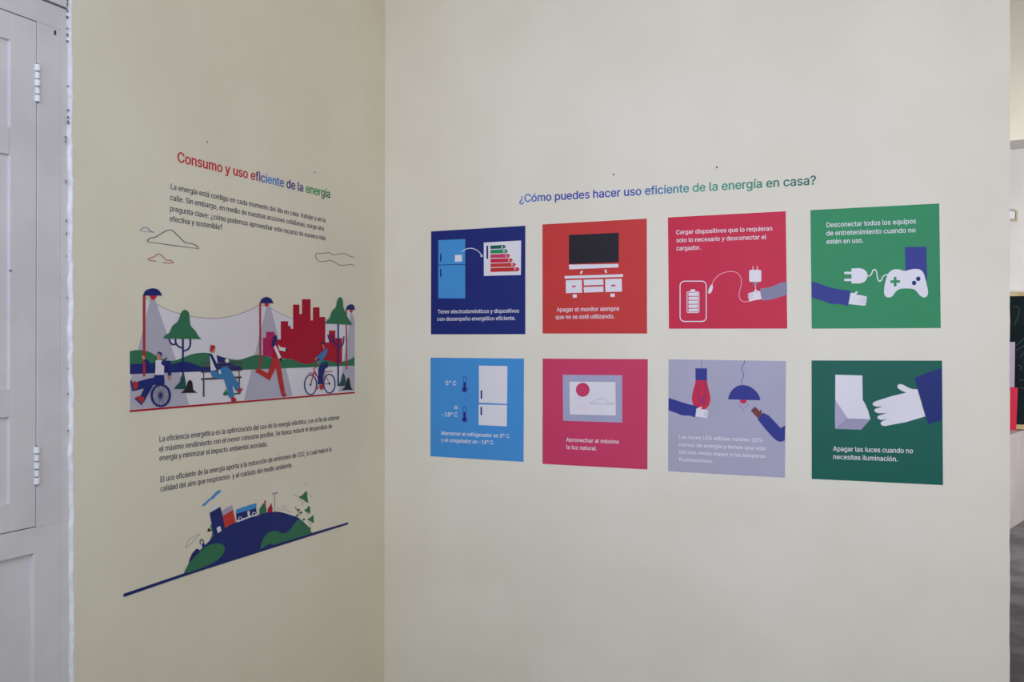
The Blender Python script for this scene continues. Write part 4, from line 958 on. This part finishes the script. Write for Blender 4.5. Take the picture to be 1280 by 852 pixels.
tree(A, sm([(253, 392), (262, 375), (290, 355), (305, 320), (340, 288), (358, 240), (380, 222), (402, 238), (408, 275), (413, 315), (440, 345), (460, 378), (478, 395)]), [(369, 390), (369, 620)],
     ([(413, 393), (412, 430), (400, 455), (372, 466)], [(325, 393), (328, 420), (345, 440), (369, 448)], [(288, 393), (295, 415), (310, 428), (332, 422)]), 10)
tree(B, sm([(543, 303), (575, 270), (590, 230), (612, 208), (622, 165), (637, 148), (651, 163), (657, 210), (682, 268), (710, 312)]), [(626, 306), (626, 672)],
     ([(565, 370), (575, 400), (600, 417), (626, 442)], [(592, 368), (595, 395), (605, 414)], [(660, 380), (655, 420), (640, 445), (626, 450)]), 8)
for cr, ink, pts, ly in ((A, 'teal', [(315, 690), (335, 665), (350, 650), (360, 612), (373, 598), (383, 640), (388, 690)], 6), (A, 'black', [(357, 714), (385, 685), (398, 648), (412, 637), (424, 655), (430, 695), (455, 712)], 7),
                         (B, 'teal', [(618, 674), (640, 648), (650, 608), (658, 600), (668, 630), (673, 672)], 7), (B, 'black', [(645, 697), (668, 675), (680, 630), (688, 625), (695, 655), (702, 685), (718, 695)], 8)):
    s.part('bush', [cr(sm(pts))], ink, ly)

# person in a wheelchair
w = s.part('wheelchair_user', [C_([(350, 366), (465, 360), (472, 468), (400, 478), (338, 480), (222, 692), (186, 612), (234, 520), (100, 553), (92, 548), (150, 443), (290, 405), (350, 395)])], 'navy', 7)
s.part('shirt', [C_([(362, 197), (388, 186), (440, 190), (465, 250), (463, 362), (362, 362)])], 'sky', 7, w)
s.part('sleeve', [C_([(226, 190), (245, 170), (262, 180), (318, 240), (362, 207), (362, 302), (318, 300), (290, 285)])], 'navy', 8, w)
s.part('sleeve', [C_([(428, 215), (450, 195), (530, 193), (548, 218), (550, 370), (513, 373), (512, 260), (440, 248)])], 'navy', 8, w)
s.part('hand', [C_(sm([(195, 150), (210, 134), (232, 145), (240, 170), (226, 188), (205, 172)], True))], 'peach', 8, w)
s.part('hand', [C_([(516, 373), (546, 373), (548, 420), (535, 432), (520, 412)])], 'peach', 8, w)
s.part('head', [C_([(388, 115), (412, 108), (433, 125), (435, 150), (420, 187), (388, 187), (375, 160)])], 'peach', 8, w)
s.part('hair', [C_(sm([(386, 108), (405, 90), (430, 98), (439, 125), (430, 148), (414, 116)], True))], 'navy', 9, w)
s.part('scarf', [C_([(436, 190), (470, 175), (500, 148), (492, 180), (455, 205)])], 'teal', 9, w)
s.part('shoe', [C_([(92, 455), (110, 438), (135, 445), (160, 452), (155, 515), (120, 535), (100, 542)])], 'post', 8, w)
s.part('shoe', [C_([(128, 632), (165, 612), (215, 622), (232, 640), (205, 702)])], 'post', 8, w)
s.part('sole', [C_([(64, 424), (80, 428), (106, 548), (90, 553)])], 'navy', 9, w)
s.part('sole', [C_([(116, 642), (128, 634), (211, 706), (204, 720)])], 'navy', 9, w)
s.part('wheel', [[C_(ell(425, 605, 120, 138)), C_(ell(425, 605, 95, 116))], C_(ell(425, 597, 14, 16, n=12))], 'navy', 10, w)
s.part('spokes', [[C_(l) for l in line([(425 + 12 * math.cos(a), 600 + 14 * math.sin(a)), (425 + 97 * math.cos(a), 605 + 118 * math.sin(a))], 4)] for a in [2 * math.pi * k / 18 for k in range(18)]], 'navy', 9, w)

# person on a bench
b = s.part('bench', [[D_(l) for l in line(x, y)] for x, y in (([(105, 320), (590, 308)], 17), ([(103, 360), (588, 350)], 15), ([(103, 424), (582, 400)], 17))], 'bench', 5)
s.part('seat', [[D_(l) for l in line([(103, 508), (580, 485)], 22)]], 'bench', 5, b)
for x, wd in (([(133, 515), (133, 717)], 17), ([(553, 492), (553, 665)], 15), ([(133, 425), (133, 508)], 9), ([(553, 405), (553, 490)], 9)):
    s.part('leg', [[D_(l) for l in line(x, wd)]], 'bench', 5, b)
s.part('bush', [D_([(362, 697), (370, 665), (385, 655), (392, 622), (405, 650), (430, 678), (570, 666), (566, 684), (380, 701)])], 'leaf', 5)
p = s.part('seated_person', [D_([(310, 405), (340, 372), (395, 356), (430, 372), (470, 435), (562, 590), (520, 655), (478, 580), (470, 600), (492, 690), (485, 725), (438, 730), (405, 610), (370, 505), (240, 490), (222, 450), (213, 410), (275, 404), (290, 430)])], 'jeans', 7)
s.part('shirt', [D_([(225, 196), (262, 195), (290, 225), (292, 330), (300, 395), (215, 408), (207, 290), (203, 215)])], 'sky', 7, p)
s.part('sleeve', [D_([(196, 210), (226, 207), (318, 385), (292, 410), (265, 370)])], 'navy', 8, p)
s.part('sleeve', [D_([(282, 222), (388, 265), (386, 302), (292, 300)])], 'navy', 8, p)
s.part('hand', [D_(sm([(382, 278), (400, 268), (422, 274), (426, 300), (405, 315), (384, 300)], True))], 'white', 9, p)
s.part('hand', [D_(sm([(303, 408), (320, 395), (333, 435), (318, 447)], True))], 'white', 9, p)
s.part('face', [D_([(236, 150), (265, 148), (262, 185), (248, 200), (228, 192)])], 'peach', 8, p)
s.part('hair', [D_([(212, 106), (240, 104), (262, 112), (266, 147), (240, 155), (226, 186), (205, 180)])], 'post', 9, p)
s.part('shoe', [D_([(455, 728), (490, 720), (518, 745), (512, 778), (462, 782)])], 'post', 8, p)
s.part('shoe', [D_([(530, 640), (560, 600), (566, 625), (597, 612), (572, 655), (556, 676), (535, 660)])], 'post', 8, p)

# runner
r = s.part('runner', [E_([(260, 398), (320, 396), (342, 500), (386, 762), (348, 786), (310, 610), (292, 500), (225, 642), (84, 552), (100, 508), (205, 566), (248, 440)])], 'orange', 7)
s.part('torso', [E_([(268, 280), (318, 262), (334, 300), (322, 400), (262, 400)])], 'brickred', 6, r)
s.part('sleeve', [E_([(265, 286), (288, 266), (346, 394), (320, 414)])], 'white', 8, r)
s.part('sleeve', [E_([(314, 260), (336, 284), (396, 297), (395, 334), (325, 319)])], 'white', 8, r)
s.part('hair', [E_(sm([(258, 205), (272, 165), (290, 158), (299, 180), (297, 215), (280, 255), (262, 280), (246, 270)], True))], 'navy', 9, r)
s.part('hand', [E_([(390, 303), (412, 304), (411, 326), (392, 334)])], 'black', 9, r)
s.part('hand', [E_([(324, 408), (346, 397), (353, 425), (338, 437)])], 'black', 9, r)
s.part('shoe', [E_([(350, 784), (386, 768), (402, 800), (390, 816), (358, 813)])], 'post', 8, r)
s.part('shoe', [E_([(72, 545), (95, 513), (112, 522), (98, 562), (76, 556)])], 'post', 8, r)

# cyclist
y = s.part('bicycle', [[F_(l) for l in line(x, 9)] for x in ([(205, 470), (213, 500), (168, 668)], [(213, 500), (255, 590), (320, 662)], [(320, 660), (390, 657), (338, 530), (318, 662)], [(335, 515), (425, 507)], [(145, 537), (172, 528), (222, 540), (250, 572)])], 'post', 5)
s.part('handlebar', [[F_(l) for l in line([(214, 420), (218, 455), (238, 470), (206, 470)], 8)]], 'post', 5, y)
for cx, cy, rx, ry in ((167, 668, 77, 122), (390, 655, 72, 117)):
    s.part('wheel', [[F_(ell(cx, cy, rx, ry)), F_(ell(cx, cy, rx - 11, ry - 12))], F_(ell(cx, cy, 10, 13, n=12))], 'navy', 6, y)
p = s.part('cyclist', [F_([(295, 424), (330, 410), (366, 398), (371, 460), (336, 478), (318, 560), (310, 662), (250, 662), (258, 560), (258, 478)])], 'navy', 7)
s.part('shirt', [F_([(318, 265), (345, 238), (366, 250), (355, 300), (312, 370), (282, 412), (254, 394), (285, 352), (240, 366), (224, 345), (290, 288)])], 'jeans', 8, p)
s.part('face', [F_([(300, 192), (316, 188), (330, 236), (318, 247)])], 'peach', 8, p)
s.part('hair', [F_(sm([(302, 165), (318, 157), (331, 175), (318, 192), (302, 186)], True))], 'navy', 9, p)
s.part('hand', [F_([(210, 352), (228, 347), (236, 370), (220, 381)])], 'peach', 9, p)
s.part('hand', [F_([(248, 396), (268, 398), (258, 430), (240, 425)])], 'peach', 9, p)
s.part('shoe', [F_([(268, 670), (312, 663), (318, 712), (300, 729), (280, 722)])], 'post', 8, p)
s.part('shoe', [F_([(227, 690), (250, 684), (256, 716), (232, 722)])], 'post', 8, p)

# ------------------------------------------------------------------ the globe picture
s = Sheet('globe_mural', 'L', (308, 700))
tag(s.root, 'cut vinyl picture of a dark blue half globe with houses, bus and trees', 'mural')
G = crop(225, 605, 7.41)
Hh = crop(300, 595, 8.114)
K = crop(140, 590, 4)
s.part('globe', [K([(355, 512)]) + G(sm([(55, 790), (90, 715), (180, 615), (250, 545), (320, 480), (410, 405), (520, 350), (620, 315), (741, 285)])) + Hh(sm([(160, 392), (200, 383), (280, 365), (370, 358), (440, 370), (520, 395), (590, 420), (650, 470), (700, 520), (722, 570)])) + K([(1000, 308), (740, 390)])], 'navy', 0)
s.part('horizon_line', [K(sm([(57, 607), (365, 503), (740, 380), (1180, 250)]) + sm([(1180, 260), (740, 398), (365, 518), (57, 624)]))], 'navy', 1)
s.part('continent', [G(sm([(42, 818), (90, 722), (180, 625), (230, 582), (300, 552), (365, 548), (405, 568), (410, 610), (385, 660), (330, 710), (240, 757), (150, 790)], True))], 'leaf', 2)
s.part('continent', [Hh(sm([(203, 730), (207, 700), (235, 630), (280, 575), (340, 552), (385, 562), (430, 580), (470, 570), (520, 520), (568, 455), (600, 428)]) + sm([(640, 468), (690, 515), (720, 568)]) + [(700, 585), (330, 697)] + sm([(310, 682), (260, 705), (222, 730)]))], 'leaf', 2)
t = s.part('tower', [G([(272, 262), (370, 208), (392, 293), (412, 405), (312, 484)])], 'navy', 2)
s.part('roof', [G([(274, 262), (290, 225), (312, 180), (368, 208)])], 'sky', 2, t)
s.part('doorway', [G([(335, 403), (368, 385), (380, 430), (346, 452)])], 'white', 3, t)
t = s.part('red_building', [G([(392, 293), (488, 235), (513, 350), (415, 404)])], 'red', 2)
s.part('roof', [G([(386, 250), (415, 225), (480, 192), (489, 235), (392, 293)])], 'shade1', 2, t)
b = s.part('bus', [G([(518, 272), (703, 218), (708, 272), (640, 297), (522, 335)])], 'navy', 2)
s.part('roof', [G(sm([(518, 272), (518, 245), (540, 225), (690, 178), (705, 190), (703, 220)]))], 'blue', 2, b)
s.part('lower_strip', [G([(522, 333), (640, 296), (708, 270), (712, 284), (640, 308), (530, 352)])], 'sky', 3, b)
s.part('doorway', [G([(620, 250), (640, 245), (645, 294), (626, 299)])], 'white', 3, b)
for cx, cy in ((553, 317), (682, 273)):
    s.part('wheel', [G(ell(cx, cy, 17, 18, n=16))], 'sky', 4, b)
    s.part('wheel_hub', [G(ell(cx, cy, 11, 12, n=14))], 'navy', 5, b)
h = s.part('house', [Hh([(195, 380), (195, 332), (235, 270), (266, 325), (267, 372)])], 'leaf', 2)
s.part('chimney', [Hh([(245, 248), (260, 245), (257, 308), (247, 290)])], 'brickred', 2, h)
s.part('house', [Hh([(278, 368), (284, 322), (306, 294), (310, 274), (320, 278), (320, 300), (328, 320), (325, 366)])], 'brickred', 2)
l = s.part('street_lamp', [[Hh(x) for x in line([(351, 188), (352, 362)], 4)]], 'steel', 1)
s.part('shade', [Hh([(314, 188), (330, 170), (382, 160), (386, 172), (350, 182)])], 'shade2', 1, l)
for crown, trunk in (([(592, 210), (630, 190), (662, 155), (680, 153), (680, 210), (692, 270), (640, 238)], ([(605, 232), (632, 270), (660, 250)], [(632, 268), (628, 300)])),
                     ([(648, 342), (680, 325), (695, 300), (705, 303), (712, 378), (680, 362)], ([(660, 352), (680, 378), (700, 372)], [(682, 378), (690, 400)])),
                     ([(678, 435), (710, 420), (735, 395), (742, 398), (748, 472), (715, 455)], ([(695, 448), (712, 478), (735, 472)], [(712, 478), (706, 505)]))):
    t = s.part('tree', [Hh(crown)], 'leaf', 2)
    s.part('trunk', [[Hh(x) for x in line(y, 3.5)] for y in trunk], 'greyline', 1, t)
for x, y, r in ((563, 316, 8), (592, 340, 16), (618, 367, 15), (580, 396, 14), (646, 436, 13), (632, 484, 12), (712, 524, 9)):
    s.part('leaf', [Hh([(x - r, y - r * 0.3), (x - r * 0.2, y - r * 0.5), (x + r * 0.2, y - r), (x + r * 0.5, y - r * 0.2), (x + r, y + r * 0.4), (x + r * 0.2, y + r * 0.5), (x - r * 0.3, y + r)])], 'teal', 3)
s.part('thin_stems', [[Hh(x) for x in line(y, 3)] for y in ([(565, 322), (590, 380), (560, 410)], [(592, 345), (600, 385)], [(618, 372), (608, 400)], [(645, 440), (635, 470)], [(712, 530), (700, 560)])], 'greyline', 1)
s.part('plant_outline', [[Hh(x) for x in line(sm(y), 3)] for y in ([(370, 345), (378, 325), (390, 318), (400, 340)], [(425, 330), (432, 305), (455, 298), (468, 318)], [(425, 345), (450, 332), (475, 345)], [(480, 360), (500, 352), (512, 372)])], 'ghost', 1)
for y in ([(642, 65), (660, 66), (668, 80), (682, 82)], [(545, 183), (565, 192), (584, 206)], [(700, 188), (718, 205), (736, 215)]):
    s.part('bird', [[Hh(x) for x in line(sm(y), 5)]], 'ghost', 1)
c = s.part('car', [G([(80, 732), (84, 702), (110, 640), (150, 596), (180, 606), (172, 635), (130, 672), (108, 728)])], 'navy', 1)
s.part('walking_figure', [[G(ell(200, 533, 20, 26)), G(ell(200, 535, 13, 19))], G([(196, 555), (222, 545), (232, 572), (208, 588)])], 'navy', 1)
s.part('figure_shirt', [G([(186, 592), (170, 590), (196, 552), (202, 575)])], 'white', 1)
s.part('leaf', [G([(250, 440), (262, 402), (276, 415), (292, 430), (270, 436)])], 'black', 1)
s.part('stem', [G([(278, 385), (292, 368), (300, 410), (312, 484), (290, 490), (298, 450)])], 'leaf', 1)
s.part('stem', [G([(275, 512), (290, 488), (312, 484), (290, 510)])], 'teal', 1)
o = single('cloud_decal', 'L', G([(280, 202)])[0], [G(sm([(202, 192), (215, 183), (260, 142), (290, 118), (322, 82), (360, 54), (376, 58), (370, 75), (332, 105), (312, 130), (275, 150), (237, 190), (212, 203)], True))], 'blue')
tag(o, 'solid bright blue cloud stroke floating above the globe towers', 'cloud', 'clouds over the globe picture')
o = single('cloud_decal', 'L', G([(110, 590)])[0], [[G(l) for l in line(sm([(50, 592), (62, 550), (92, 502), (130, 486), (180, 458), (150, 495), (112, 535), (75, 570)], True), 5, True)]], 'ghost')
tag(o, 'faint grey outline cloud left of the globe above the small car', 'cloud', 'clouds over the globe picture')
